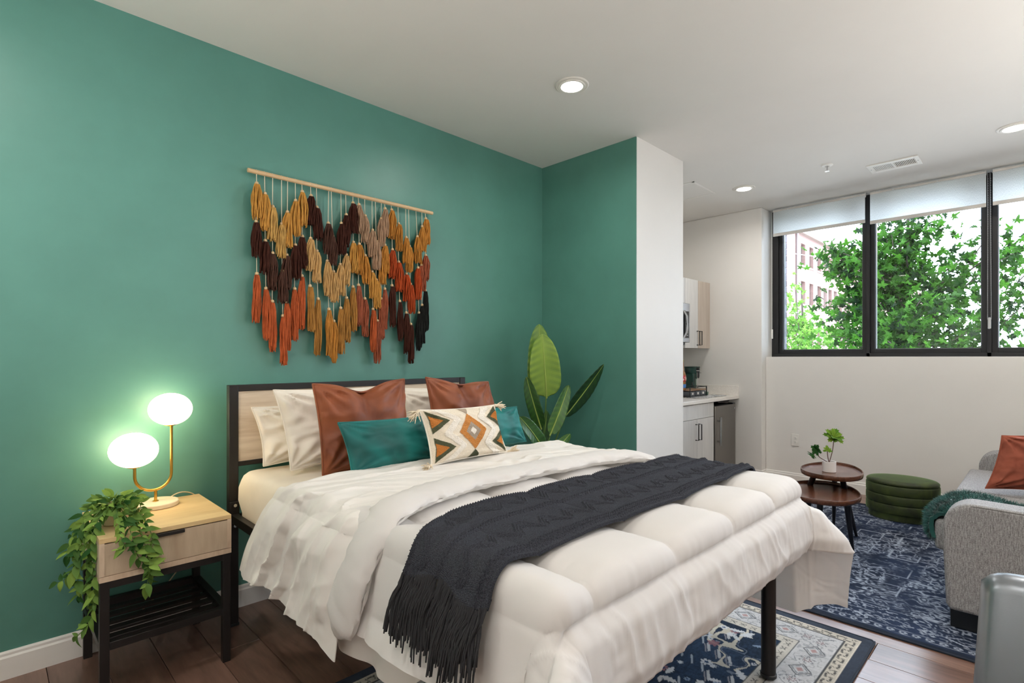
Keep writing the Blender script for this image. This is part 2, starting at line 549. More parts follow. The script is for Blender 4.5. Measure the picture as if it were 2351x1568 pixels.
for k, (x, y) in enumerate([(-.15, 1.942), (2.418, .15), (-.15, .15), (2.418, -1.6), (5.016, -1.6), (-.15, -1.6)]):  # the last four are unseen extras, added for fill light
    downlight(x, y, 'round recessed ceiling light ' + ['above the foot of the nightstand wall', 'over the floor before the bed', 'added for fill over the middle of the room', 'added for fill over the dining corner', 'added for fill behind the sofa', 'added for fill in the rear corner of the room'][k] + ', out of view')

t = thing('fire_sprinkler', 'small white fire sprinkler head hanging from the ceiling', 'sprinkler', (4.91, 1.269, H - .05))
MB().lathe([(.012, -.006), (.018, -.012), (.040, -.006), (.042, .0)], (4.91, 1.269, H), 28).build('escutcheon', M_WHITEPL, t, smooth=True)
q = MB(); q.tube([(4.91, 1.269, H - .004), (4.91, 1.269, H - .05)], .006, 8)
q.lathe([(.004, -.053), (.017, -.052), (.017, -.049), (.004, -.048)], (4.91, 1.269, H), 16)
q.build('nozzle', M_CHROME, t, smooth=True)

t = thing('ceiling_vent', 'white louvred air vent set in the ceiling near the window', 'vent', (5.28, .88, H - .02))
vx0, vx1, vy0, vy1 = 5.16, 5.40, .705, 1.05
MB().box(vx0, vx1, vy0, vy0 + .03, H - .008, H).box(vx0, vx1, vy1 - .03, vy1, H - .008, H).box(vx0, vx0 + .05, vy0 + .03, vy1 - .03, H - .008, H).box(vx1 - .05, vx1, vy0 + .03, vy1 - .03, H - .008, H).box(vx0 + .05, vx1 - .05, .872, .884, H - .008, H).build('frame', M_WHITEPL, t, bevel=.002)
MB().box(vx0 + .02, vx1 - .02, vy0 + .02, vy1 - .02, H - .0012, H - .0004).build('duct_shadow', mat('duct_dark', '#4a4744', .9), t)  # thin dark plate, its colour stands in for the shade inside the duct
for (a, b, tilt, lw) in ((vy0 + .03, .872, .9, .006), (.884, vy1 - .03, -.3, .0095)):
    q = MB(); n = 13
    for k in range(n):
        y = a + (b - a) * (k + .5) / n
        q.beam((vx0 + .05, y, H - .005), (vx1 - .05, y, H - .005), lw, .001, (0, math.sin(tilt), math.cos(tilt)))
    o = q.build('louvre_bank', M_WHITEPL, t); o['kind'] = 'stuff'
for x, y in ((5.28, .72), (5.28, 1.035)):
    MB().lathe([(.004, -.0095), (.005, -.009), (.005, -.007)], (x, y, H), 10).build('screw', M_STEEL, t, smooth=True)

t = thing('access_panel', 'flush white access panel in the ceiling of the kitchen alcove', 'panel', (4.4, 2.35, H - .004))
pa, pb = (4.5263, 2.2440, 2.8770), (4.9575, 2.2632, 2.8770)
MB().box(pa[0], pb[0], pa[1], pa[1] + .45, H - .004, H).build('panel_door', M_CEIL, t, bevel=.002)
q = MB(); q.box(pa[0] - .012, pa[0], pa[1] - .012, pa[1] + .46, H - .006, H); q.box(pa[0] - .012, pb[0] + .012, pa[1] - .012, pa[1], H - .006, H); q.box(pb[0], pb[0] + .012, pa[1], pa[1] + .46, H - .006, H)
q.build('panel_frame', M_TRIM, t)

# ------------------------------------------------------------------ unseen waist-high fill lamps, added to brighten the ceiling
def uplighter(x, y, label, watts):
    t = thing('added_fill_lamp', label, 'added fill lamp', (x, y, 0), 'unseen added fill lamps')
    MB().lathe([(.14, 0), (.145, .006), (.14, .02), (.02, .03)], (x, y, 0), 32).build('base', M_BLACK, t, smooth=True)
    MB().tube([(x, y, .02), (x, y, .92)], .012, 12).build('pole', M_BLACK, t, smooth=True)
    MB().lathe([(.02, .90), (.08, .92), (.15, .98), (.18, 1.04), (.172, 1.04), (.14, .99), (.07, .94)], (x, y, 0), 36).build('bowl', M_BLACK, t, smooth=True)
    ld = bpy.data.lights.new('bulb', 'AREA'); ld.shape = 'DISK'; ld.size = .26; ld.energy = watts; ld.color = (1.0, .955, .915)
    lo = bpy.data.objects.new('bulb', ld); COL.objects.link(lo); lo.parent = t; lo.location = (0, 0, 1.035); lo.rotation_euler = (PI, 0, 0)
UP_A = 44.0
UP_C = 60.0
uplighter(-.9, 1.0, 'black fill lamp added beyond the nightstand, out of view', UP_A)
uplighter(3.0, -1.4, 'black fill lamp added unseen behind the sofa end', UP_C)

# ================================================================== OUTSIDE THE WINDOW
def ambient_brick(name, c1, c2):
    q = NT(name)
    oi = q.n('ObjectInfo'); v = q.coord((30, 30, 30))
    t = q.n('TexNoise', Scale=1.0, Detail=4.0); q.l(v, t.inputs['Vector'])
    ad = q.n('Math', operation='ADD'); ml = q.n('Math', operation='MULTIPLY'); ml.inputs[1].default_value = .7
    q.l(oi.outputs['Random'], ml.inputs[0]); q.l(ml.outputs[0], ad.inputs[0])
    m2 = q.n('Math', operation='MULTIPLY'); m2.inputs[1].default_value = .3; q.l(t.outputs['Fac'], m2.inputs[0]); q.l(m2.outputs[0], ad.inputs[1])
    q.l(q.ramp(ad.outputs[0], [(0.1, lin(c1)), (0.9, lin(c2))]), q.b.inputs['Base Color'])
    q.b.inputs['Roughness'].default_value = .9
    return q.m
M_GBRICK = ambient_brick('grey_brick', '#37363a', '#5f5c62')
pier = struct_root('wall_outside_pier', (6.34, 2.2, 1.2))
MB().box(6.131, 6.566, 2.116, 2.6, 0, 3.4).build('mortar', mat('mortar', '#5f5d5d', .95), pier)
_bm = None
for c in range(24):
    z = 1.25 + c * .0725
    off = .1 if c % 2 else 0
    x = 6.222 - off
    while x < 6.56:
        a, b = max(x, 6.222), min(x + .19, 6.57)
        if b - a > .02:
            MB().box(a, b, 2.111, 2.2, z, z + .062).build('brick', M_GBRICK, pier)
        x += .2

# --- the brick building across the street (its street face runs away from us)
YB = 16.0
def xb(u):  # distance along the facade measured on the photograph
    return YB / u
M_FARBRICK = NT('pale_red_brick')
_q = M_FARBRICK
_v = _q.coord((1, 1, 1), rot=(PI / 2, 0, 0))
_br = _q.n('TexBrick'); _br.inputs['Scale'].default_value = 4.0
_br.inputs['Color1'].default_value = (*lin('#86665e'), 1); _br.inputs['Color2'].default_value = (*lin('#7a5d56'), 1); _br.inputs['Mortar'].default_value = (*lin('#927f79'), 1)
_q.l(_v, _br.inputs['Vector']); _q.l(_br.outputs['Color'], _q.b.inputs['Base Color']); _q.b.inputs['Roughness'].default_value = .95
M_FARBRICK = _q.m
bl = thing('brick_building', 'tall pale red brick building across the street with rows of narrow windows', 'building', (70, YB + 6, -9))
x_a, x_b = YB / .3090, YB / .13
zt = 13.2
MB().box(x_a, x_b, YB + .35, YB + 12, -9, zt).build('wall', M_FARBRICK, bl)
MB().box(x_a - .4, x_b + .4, YB - .35, YB + .35, zt - .5, zt + .3).build('cornice', mat('stone_trim', '#8d7b73', .9), bl)
M_PANE = mat('far_pane', '#20262c', .25); M_STONE = MATS['stone_trim']; M_FRAMEFAR = mat('far_frame', '#3c3a3a', .6)
cols = [YB / r for r in (.2952, .2823, .2703, .2611, .2540, .2463, .2390, .2320, .2269, .2195)]
rows = [(-1.9, -.5), (2.5, 4.5), (6.3, 8.4), (9.9, 11.9)]
for zi, (za, zb) in enumerate(rows):
    for x in cols:
        w = MB().box(x - .62, x + .62, YB + .30, YB + .36, za, zb).build('window', M_FRAMEFAR, bl)
        MB().box(x - .45, x + .45, YB + .27, YB + .31, za + .1, zb - .1).build('pane', M_PANE, w)
# brick face built around the openings so the windows sit in recesses
q = MB()
lastx = x_a
for x in cols + [None]:
    nx = x_b if x is None else x - .6
    q.box(lastx, nx, YB, YB + .349, -9, zt)
    if x is not None:
        zz = -9
        for za, zb in rows + [(zt, zt)]:
            if za > zz + .01: q.box(x - .6, x + .6, YB, YB + .349, zz, za)
            zz = zb
        lastx = x + .6
q.build('front_wall', M_FARBRICK, bl)
for x in cols:
    for za, zb in rows:
        MB().box(x - .7, x + .7, YB - .06, YB + .02, za - .16, za).build('window_sill', M_STONE, bl)
q = MB(); q.tube([(cols[0] - 2.0, YB - .12, -6), (cols[0] - 2.0, YB - .12, zt - .5)], .12, 8)
q.build('drain_pipe', mat('drain_grey', '#6c5f5c', .7), bl, smooth=True)
# overhead wires
for k, (za, zb) in enumerate(((4.2, 3.6), (2.6, 2.3), (1.95, 1.75), (1.35, 1.2))):
    q = MB(); q.tube([(23.4, 10.8, 1.3 + (za - 1.3) * 1.8), (28.8, 6.5, 1.3 + ((za + zb) / 2 - 1.38) * 1.8), (37.8, 0.0, 1.3 + (zb - 1.3) * 1.8)], .015, 5)
    o = q.build('overhead_wire', mat('wire_white', '#e9e6e2', .6) if 'wire_white' not in MATS else MATS['wire_white'])
    tag(o, ['thin pale overhead wire crossing the brick building, topmost of four', 'thin pale overhead wire crossing the brick building, second from the top', 'thin pale overhead wire crossing the brick building, third from the top', 'thin pale overhead wire crossing the brick building, lowest of four'][k], 'wire', 'overhead wires across the street')
g = MB().box(6.6, 160, -60, 60, -9.2, -9).build('ground_outside', mat('street_grey', '#b7b2aa', .95)); g['kind'] = 'structure'

# --- leaves
def leaf_shader(name, c1, c2, tr=.45):
    q = NT(name)
    oi = q.n('ObjectInfo'); v = q.coord((9, 9, 9))
    t = q.n('TexNoise', Scale=1.0, Detail=2.0); q.l(v, t.inputs['Vector'])
    at = q.n('Attribute'); at.attribute_name = 'tone'
    ad = q.n('Math', operation='ADD'); q.l(oi.outputs['Random'], ad.inputs[0]); q.l(at.outputs['Fac'], ad.inputs[1])
    fr = q.n('Math', operation='FRACT'); q.l(ad.outputs[0], fr.inputs[0])
    col = q.ramp(fr.outputs[0], [(0.05, lin(c1)), (0.95, lin(c2))])
    d = q.n('BsdfPrincipled'); d.inputs['Roughness'].default_value = .55; d.inputs['Specular IOR Level'].default_value = .15
    tl = q.n('BsdfTranslucent'); mx = q.n('MixShader'); mx.inputs[0].default_value = tr
    q.l(col, d.inputs['Base Color']); q.l(col, tl.inputs['Color'])
    q.l(d.outputs[0], mx.inputs[1]); q.l(tl.outputs[0], mx.inputs[2]); q.l(mx.outputs[0], q.out.inputs['Surface'])
    return q.m
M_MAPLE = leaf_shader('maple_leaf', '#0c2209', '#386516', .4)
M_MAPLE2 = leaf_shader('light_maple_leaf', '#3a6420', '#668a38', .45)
M_BARK = mat('bark', '#3a2f2a', .9, noise=(20, .3))

def maple_outline():
    pts = []
    lobes = [(-2.35, .62), (-1.25, .82), (0, 1.0), (1.25, .82), (2.35, .62)]
    for k, (a, r) in enumerate(lobes):
        pts += [(a - .32, r * .62), (a - .13, r * .72), (a, r), (a + .13, r * .72), (a + .32, r * .62)]
        if k < 4: pts.append((a + .6, .36))
    pts.append((PI, .12))
    return [(math.sin(a) * r * .5, math.cos(a) * r * .5) for a, r in pts]
MO = maple_outline()
def maple_mesh(seed):
    r = random.Random(seed)
    vs = [(0, 0, 0)] + [(x, y, -.35 * (x * x) - .25 * y * y + .06 * r.uniform(-1, 1)) for x, y in MO]
    n = len(MO)
    fs = [(0, 1 + i, 1 + (i + 1) % n) for i in range(n)]
    return np.array(vs), fs
LV = [maple_mesh(s) for s in range(4)]

def grow_tree(name, label, base, crown, n_leaf, size, m, seed, n_branch, group, parts=300, forks=None):
    """crown: list of (centre xyz, radii xyz, weight) blobs of foliage; each branch runs from the trunk into a blob"""
    r = random.Random(seed)
    t = thing(name, label, 'tree', base, group)
    top = Vector(crown[0][0])
    q = MB()
    b = Vector(base)
    fork = b.lerp(Vector((top.x, top.y, b.z)), .9); fork.z = top.z - 1.4
    q.tube([b, b.lerp(fork, .5) + Vector((.1, .05, 0)), fork, Vector((top.x, top.y, top.z + 1.2))], [.13, .11, .06, .012], 8)
    q.build('trunk', M_BARK, t, smooth=True)
    anchors = []
    for k in range(n_branch):
        c, rad, w = crown[k % len(crown)]
        e = Vector((c[0] + r.uniform(-1, 1) * rad[0], c[1] + r.uniform(-1, 1) * rad[1], c[2] + r.uniform(-.8, 1) * rad[2]))
        st = fork + Vector((0, 0, r.uniform(-.6, 1.6)))
        st.z = min(st.z, e.z - .2)
        mid = st.lerp(e, .5) + Vector((0, 0, -.12))
        P = [st, st.lerp(mid, .5), mid, mid.lerp(e, .5) + Vector((0, 0, .06)), e]
        MB().tube(P, [.022, .018, .013, .009, .004], 5).build('branch', M_BARK, t, smooth=True)
        for i in range(16):
            f = .25 + .75 * i / 15
            j = min(int(f * 4), 3); anchors.append(P[j].lerp(P[j + 1], f * 4 - j))
    L = []
    for i in range(n_leaf):
        if r.random() < .72:
            a = r.choice(anchors); p = a + Vector((r.gauss(0, .16), r.gauss(0, .16), r.gauss(-.04, .14)))
        else:
            c, rad, w = r.choice(crown)
            d = Vector((r.gauss(0, 1), r.gauss(0, 1), r.gauss(0, 1))).normalized() * (r.random() ** .4)
            p = Vector((c[0] + d.x * rad[0], c[1] + d.y * rad[1], c[2] + d.z * rad[2]))
        s = size * r.uniform(.7, 1.25)
        # blades hang outward and droop, facing the light of the open street and sky
        rot = Matrix.Rotation(r.uniform(0, 2 * PI), 4, 'Z') @ Matrix.Rotation(r.uniform(.5, 1.5), 4, 'X') @ Matrix.Rotation(r.uniform(-.8, .8), 4, 'Y')
        L.append((p, s, rot))
    cam_p = Vector((0, 0, 1.3))
    L.sort(key=lambda q: (q[0] - cam_p).length / q[1])
    mes = []
    for vs, fs in LV:
        me = bpy.data.meshes.new('leaf'); me.from_pydata(vs.tolist(), [], fs); me.materials.append(m); mes.append(me)
    for i, (p, s, rot) in enumerate(L[:parts]):
        o = link_obj('leaf', mes[i % 4], t)
        o.matrix_local = Matrix.Translation(p - b) @ rot @ Matrix.Scale(s, 4)
    if len(L) > parts:
        V = []; F = []; tone = []
        for i, (p, s, rot) in enumerate(L[parts:]):
            vs, fs = LV[i % 4]
            Mx = np.array(rot.to_3x3()) * s
            k = len(V)
            V += (vs @ Mx.T + np.array(p - b)).tolist(); F += [tuple(x + k for x in f) for f in fs]
            tone += [r.random()] * len(vs)
        me = bpy.data.meshes.new('foliage'); me.from_pydata(V, [], F); me.materials.append(m)
        a = me.attributes.new('tone', 'FLOAT', 'POINT'); a.data.foreach_set('value', tone)
        o = link_obj('foliage', me, t); o['kind'] = 'stuff'
    return t

def dirp(u, v, depth):
    return None
# big maple close to the glass
crown = [((9.6000, 1.4269, 2.4532), (.5, .75, 1.05), 1), ((9.2000, 0.8715, 2.0614), (.4, .6, .8), 1), ((9.4000, 2.1275, 2.4393), (.35, .42, .55), 1), ((8.9000, 1.0204, 1.5905), (.4, 1.0, .45), 1),
         ((9.8000, 1.6994, 3.0357), (.4, .5, .55), 1), ((9.3000, 0.2819, 2.0796), (.45, .45, .9), 1), ((9.3000, 2.0480, 1.8627), (.3, .35, .5), 1), ((8.8000, 1.4280, 1.6589), (.35, .5, .4), 1), ((9.6000, 1.2488, 3.1884), (.3, .5, .3), 1), ((9.5000, 0.0474, 2.2976), (.4, .6, .9), 1), ((9.5000, 2.2681, 2.8041), (.25, .25, .3), 1)]
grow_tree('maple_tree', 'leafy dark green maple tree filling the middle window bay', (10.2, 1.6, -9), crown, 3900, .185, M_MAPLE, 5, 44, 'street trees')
crown = [((16.0000, 4.7666, 2.0291), (1.0, .9, 1.0), 1), ((16.0000, 5.0459, 2.5270), (.6, .5, .8), 1), ((15.5000, 4.1994, 1.6491), (.8, .9, .6), 1), ((15.0000, 4.3659, 1.5310), (.8, 1.2, .5), 1)]
grow_tree('light_maple_tree', 'pale green tree low in front of the brick building', (17.5, 4.2, -9), crown, 1100, .20, M_MAPLE2, 8, 18, 'street trees', parts=150)

# ================================================================== KITCHEN ALCOVE
def cabfront(name, c1, c2):
    return wood(name, c1, c2, (22, 22, 1.1), .45, .05)
M_CAB = cabfront('grey_laminate', '#c3c4c3', '#dcdcda')
M_CABW = cabfront('ash_laminate', '#b9aa9b', '#d5cabd')
M_CARC = mat('cabinet_carcass', '#d6d2cb', .5)
M_PULL = mat('black_pull', '#141414', .4)
def pull(parent, x, z0, z1, y):
    q = MB()
    q.tube([(x, y, z0), (x, y - .032, z0), (x, y - .032, z1), (x, y, z1)], .0055, 6)
    return q.build('handle', M_PULL, parent, smooth=True)
YC = 2.372   # base cabinet door plane
t = thing('base_cabinet', 'pale grey wood-grain kitchen base cabinet with two doors and a top drawer front', 'cabinet', (4.87, 2.68, 0))
MB().box(4.505, 5.233, YC + .02, 2.99, .10, .852).build('carcass', M_CARC, t)
MB().box(4.505, 5.233, YC + .08, 2.99, 0, .10).build('toe_kick', M_DARKPL, t)
MB().box(4.507, 5.231, YC, YC + .019, .706, .846).build('drawer_front', M_CAB, t, bevel=.0012)
for x0, x1, hx in ((4.507, 4.8675, 4.838), (4.8705, 5.231, 4.900)):
    d = MB().box(x0, x1, YC, YC + .019, .108, .702).build('door', M_CAB, t, bevel=.0012)
    pull(d, hx, .505, .655, YC)
t = thing('base_cabinet', 'pale grey kitchen base cabinet behind the white wall end', 'cabinet', (4.25, 2.68, 0))
MB().box(4.0, 4.50, YC + .02, 2.99, .10, .852).build('carcass', M_CARC, t)
MB().box(4.0, 4.50, YC + .08, 2.99, 0, .10).build('toe_kick', M_DARKPL, t)
MB().box(4.002, 4.498, YC, YC + .019, .108, .846).build('door', M_CAB, t, bevel=.0012)

M_QUARTZ = mat('white_quartz', '#e9e5de', .22, noise=(60, .05, 6))
t = thing('kitchen_worktop', 'white stone kitchen worktop with raised edge along the walls', 'worktop', (4.9, 2.68, .853))
MB().box(4.0, 5.799, 2.347, 2.998, .854, .887).build('slab', M_QUARTZ, t, bevel=.003)
o = MB().box(5.779, 5.799, 2.351, 2.976, .8875, .994).build('stone_upstand', M_QUARTZ, None, bevel=.002); tag(o, 'low white stone upstand at the end of the worktop on the side wall', 'upstand')
o = MB().box(4.0, 5.778, 2.978, 2.998, .8875, .994).build('stone_upstand', M_QUARTZ, None, bevel=.002); tag(o, 'long white stone upstand along the back of the worktop', 'upstand')

t = thing('mini_fridge', 'stainless steel under-counter mini fridge beside the base cabinet', 'fridge', (5.54, 2.68, 0))
MB().box(5.275, 5.775, 2.43, 2.98, .04, .80).build('body', M_DARKPL, t, bevel=.006)
d = MB().box(5.275, 5.775, 2.375, 2.427, .06, .80).build('door', M_STEEL, t, bevel=.006)
q = MB(); q.tube([(5.325, 2.338, .40), (5.325, 2.338, .69)], .010, 10); q.build('bar_handle', M_CHROME, d, smooth=True)
for z in (.44, .65): MB().box(5.318, 5.332, 2.338, 2.377, z - .009, z + .009).build('handle_mount', M_CHROME, d)
MB().lathe([(0.001, 0), (.012, .001), (.013, .0035), (.001, .004)], (0, 0, 0), 16, sx=1.2).build
q = MB(); q.prism_dir([(5.735 + .014 * math.cos(a * PI / 8), 2.3715, .755 + .010 * math.sin(a * PI / 8)) for a in range(16)], (0, .004, 0)); q.build('badge', M_CHROME, d)
for x in (5.30, 5.75): MB().tube([(x, 2.45, 0), (x, 2.45, .045)], .014, 8).build('foot', M_DARKPL, t)
MB().box(5.70, 5.77, 2.375, 2.43, .80, .812).build('hinge_cover', M_DARKPL, t, bevel=.003)

YU = 2.672
t = thing('wall_cabinet', 'ash wood-grain wall cabinet with two tall doors beside the microwave', 'cabinet', (5.505, 2.83, 1.401))
MB().box(5.213, 5.798, YU + .019, 2.998, 1.403, 2.137).build('carcass', M_CARC, t)
for x0, x1, hx, mm in ((5.213, 5.506, 5.480, M_CAB), (5.509, 5.798, 5.535, M_CABW)):
    d = MB().box(x0, x1, YU, YU + .019, 1.401, 2.137).build('door', mm, t, bevel=.0012)
    pull(d, hx, 1.435, 1.585, YU)
t = thing('wall_cabinet', 'short pale wall cabinet above the microwave', 'cabinet', (4.82, 2.83, 1.87))
MB().box(4.44, 5.21, YU + .019, 2.998, 1.868, 2.137).build('carcass', M_CARC, t)
for x0, x1 in ((4.442, 4.824), (4.827, 5.208)):
    MB().box(x0, x1, YU, YU + .019, 1.866, 2.137).build('door', M_CAB, t, bevel=.0012)

t = thing('microwave', 'stainless over-the-counter microwave with black door and curved handle', 'microwave', (4.83, 2.78, 1.455))
MB().box(4.44, 5.205, 2.615, 2.995, 1.455, 1.86).build('body', M_STEEL, t, bevel=.004)
d = MB().box(4.47, 5.02, 2.603, 2.616, 1.50, 1.775).build('door_glass', mat('black_glass', '#10161a', .08), t, bevel=.003)
q = MB(); q.tube([(5.045, 2.598, 1.50), (5.045, 2.568, 1.56), (5.045, 2.560, 1.64), (5.045, 2.568, 1.72), (5.045, 2.598, 1.775)], .013, 8); q.build('door_handle', M_CHROME, t, smooth=True)
p = MB().box(5.075, 5.165, 2.604, 2.616, 1.50, 1.775).build('control_panel', MATS['black_glass'], t, bevel=.002)
M_MARK = mat('panel_marks', '#b9bec2', .5)
for i in range(8):
    for j in range(2):
        MB().box(5.098 + j * .028, 5.112 + j * .028, 2.6030, 2.6041, 1.525 + i * .026, 1.531 + i * .026).build('key', M_MARK, p)
MB().box(4.46, 5.18, 2.66, 2.97, 1.430, 1.455).build('vent_grille', M_DARKPL, t)

# ---- things on the worktop
ZC = .887
t = thing('coffee_maker', 'dark green pod coffee maker on the kitchen worktop', 'coffee maker', (5.635, 2.78, ZC))
M_DG = mat('dark_green_plastic', '#0f3a33', .25)
M_DG2 = mat('grey_green_plastic', '#4f6f60', .45)
MB().box(5.515, 5.675, 2.73, 2.93, ZC, ZC + .035).build('base', M_DG, t, bevel=.012)
MB().box(5.530, 5.595, 2.74, 2.92, ZC + .03, ZC + .235).build('water_tank', M_DG, t, bevel=.01)
MB().box(5.595, 5.650, 2.76, 2.90, ZC + .03, ZC + .20).build('column', M_DG2, t, bevel=.008)
MB().lathe([(.055, .17), (.075, .18), (.08, .20), (.082, .295), (.086, .30), (.086, .31), (.02, .315)], (5.665, 2.82, ZC), 32).build('brew_head', M_DG, t, smooth=True)
MB().box(5.707, 5.735, 2.744, 2.748, ZC + .235, ZC + .243).build('badge', M_CHROME, t)

t = thing('counter_rack', 'black wire rack with a wooden shelf holding pods beside the coffee maker', 'rack', (5.3, 2.64, ZC))
M_RACK = mat('rack_black', '#20262a', .4)
x0, x1, y0, y1 = 5.10, 5.47, 2.56, 2.72
for x, y, h in ((x0, y0, .11), (x1, y0, .11), (x0, y1, .20), (x1, y1, .14)):
    MB().beam((x, y, ZC), (x, y, ZC + h), .009, .009).build('post', M_RACK, t)
for z in (.012, .105):
    q = MB()
    for a, b in (((x0, y0), (x1, y0)), ((x1, y0), (x1, y1)), ((x1, y1), (x0, y1)), ((x0, y1), (x0, y0))):
        q.beam((*a, ZC + z), (*b, ZC + z), .007, .007)
    q.build('rail', M_RACK, t)
MB().box(x0, x1, y0, y1, ZC + .070, ZC + .080).build('wooden_shelf', wood('rack_wood', '#7a5d47', '#a88a6e', (3, 20, 20), .5), t)
for i in range(3):
    b = MB().box(x0 + .012 + i * .118, x0 + .12 + i * .118, y0 + .004, y1 - .01, ZC + .014, ZC + .062).build('pod_bin', mat('bin_grey', '#4d545c', .3) if 'bin_grey' not in MATS else MATS['bin_grey'], t, bevel=.004)
    MB().box(x0 + .05 + i * .118, x0 + .08 + i * .118, y0 + .002, y0 + .0045, ZC + .028, ZC + .050).build('bin_tag', M_WHITEPL, b)

t = thing('syrup_bottle', 'amber syrup bottle with a red and blue label on the rack', 'bottle', (5.095, 2.64, ZC + .08))
c = (5.095, 2.64, ZC + .08)
MB().lathe([(.030, 0), (.034, .005), (.034, .15), (.028, .175), (.014, .20), (.012, .29), (.014, .293)], c, 24).build('glass', mat('amber_syrup', '#8a5a26', .12), t, smooth=True)
MB().lathe([(.0125, .285), (.0155, .287), (.0155, .31), (.004, .312)], c, 20).build('cap', mat('olive_cap', '#8e8a52', .4), t, smooth=True)
MB().lathe([(.0345, .085), (.0349, .086), (.0349, .145), (.0345, .146)], c, 24).build('red_label', mat('red_label', '#b3242c', .5), t, smooth=True)
MB().lathe([(.0345, .020), (.0349, .021), (.0349, .058), (.0345, .059)], c, 24).build('blue_label', mat('blue_label', '#3f79bd', .5), t, smooth=True)
q = MB()
for i in range(7):
    a = -2.4 + i * .28
    q.beam((c[0] + .0352 * math.cos(a), c[1] + .0352 * math.sin(a), c[2] + .098 + .03 * (i % 2)), (c[0] + .0352 * math.cos(a + .16), c[1] + .0352 * math.sin(a + .16), c[2] + .115 + .022 * (i % 3) / 2), .001, .008)
q.build('label_scrawl', mat('label_cream', '#efe6d3', .6), t)

t = thing('milk_frother', 'small handheld milk frother with black handle on a wire stand', 'frother', (5.415, 2.63, ZC + .08))
c = (5.415, 2.63, ZC + .08)
MB().lathe([(.012, .115), (.015, .13), (.014, .165), (.017, .19), (.016, .225), (.006, .23)], c, 20).build('grip', M_DARKPL, t, smooth=True)
q = MB(); q.tube([(c[0], c[1], c[2] + .012), (c[0], c[1], c[2] + .118)], .0022, 6); q.lathe([(.006, .008), (.011, .011), (.006, .014)], c, 12); q.build('whisk', M_CHROME, t, smooth=True)
q = MB(); q.tube([(c[0] - .014, c[1], c[2] + .002), (c[0] - .016, c[1], c[2] + .17), (c[0] + .014, c[1], c[2] + .172)], .0025, 6); q.lathe([(.03, 0), (.03, .003)], c, 20); q.build('stand', M_CHROME, t, smooth=True)
MB().lathe([(.0163, .187), (.0175, .188), (.0175, .194), (.0163, .195)], c, 20).build('ring', M_CHROME, t, smooth=True)

t = thing('espresso_cup', 'tiny dark green cup behind the rack on the worktop', 'cup', (5.53, 2.60, ZC))
MB().lathe([(.022, 0), (.026, .004), (.032, .034), (.029, .034), (.024, .008)], (5.53, 2.60, ZC), 24).build('bowl', M_DG2, t, smooth=True)
MB().lathe([(.030, .034), (.034, .036), (.030, .042), (.004, .046)], (5.53, 2.60, ZC), 24).build('lid', M_DG2, t, smooth=True)

q = MB()
A = np.zeros((12, 16, 3))
for i in range(12):
    for j in range(16):
        A[i, j] = (5.12 + .56 * j / 15 - .04 * i / 11, 2.43 + .17 * i / 11, ZC + .004 + .0015 * math.sin(j * 2.1 + i))
q.grid(A)
q_m = NT('striped_mat'); _v = q_m.coord((60, 20, 1)); _w = q_m.n('TexVoronoi', Scale=1.0); q_m.l(_v, _w.inputs['Vector'])
q_m.l(q_m.ramp(_w.outputs['Distance'], [(.3, lin('#3a3f46')), (.55, lin('#c9cbcc'))]), q_m.b.inputs['Base Color'])
o = q.build('drying_mat', q_m.m, None, smooth=True, solid=.004)
tag(o, 'grey patterned drying mat lying on the front of the worktop', 'mat')
t = thing('charging_tray', 'black tray tucked under the worktop above the mini fridge', 'tray', (5.6, 2.55, .812))
MB().prism_dir([(5.45, 2.42, .822), (5.70, 2.42, .822), (5.745, 2.42, .848), (5.42, 2.42, .848)], (0, .25, 0)).build('tray_body', M_DARKPL, t)
MB().box(5.42, 5.745, 2.418, 2.42, .844, .850).build('tray_lip', M_RACK, t)

# ================================================================== BED
XL, XR, YF, ZM = .862, 2.300, .738, .760     # mattress sides, foot and top
BZ = (1.56, 1.75, 0)

bed = thing('platform_bed', 'black metal bed frame with a pale wood headboard panel', 'bed', (1.56, 1.78, 0))
PY0, PY1 = 2.765, 2.805
for x0 in (.830, 2.256):
    p = MB().box(x0, x0 + .043, PY0, PY1, 0.012, 1.166).build('headboard_post', M_BLACK, bed, bevel=.003)
    MB().box(x0 - .003, x0 + .046, PY0 - .003, PY1 + .003, 0, .014).build('post_foot_cap', M_DARKPL, p, bevel=.003)
MB().box(.873, 2.256, PY0 + .004, PY1 - .004, 1.134, 1.166).build('headboard_top_rail', M_BLACK, bed, bevel=.002)
MB().box(.873, 2.256, PY0 + .004, PY1 - .004, .770, .793).build('headboard_lower_rail', M_BLACK, bed, bevel=.002)
MB().box(.873, 2.256, PY0 + .010, PY1 - .012, .793, 1.134).build('headboard_panel', wood('headboard_oak', '#c2ad93', '#e2d3bd', (1.6, 12, 16), .5, .07), bed)
MB().box(.873, 2.256, PY0 + .008, PY1 - .008, .50, .535).build('headboard_cross_rail', M_BLACK, bed, bevel=.002)
for x, sg in ((.852, 1), (2.278, -1)):
    r = MB().box(x - .016, x + .016, .76, PY0 - .004, .505, .545).box(x - .002 if sg > 0 else x - .05, x + .05 if sg > 0 else x + .002, .76, PY0 - .004, .503, .507).build('side_rail', M_BLACK, bed, bevel=.002)
    MB().box(x - .022, x + .022, PY0 - .012, PY0 - .001, .475, .605).build('rail_bracket', M_BLACK, r, bevel=.003)
    for z in (.588, .49):
        q = MB(); q.tube([(x, PY0 - .013, z), (x, PY0 - .020, z)], .0085, 6); q.build('bolt', M_CHROME, r)
MB().box(.868, 2.262, .755, .79, .505, .545).build('foot_rail', M_BLACK, bed, bevel=.002)
for k in range(9):
    y = .95 + k * .21
    MB().box(.868, 2.262, y, y + .05, .507, .519).build('slat', M_BLACK, bed)
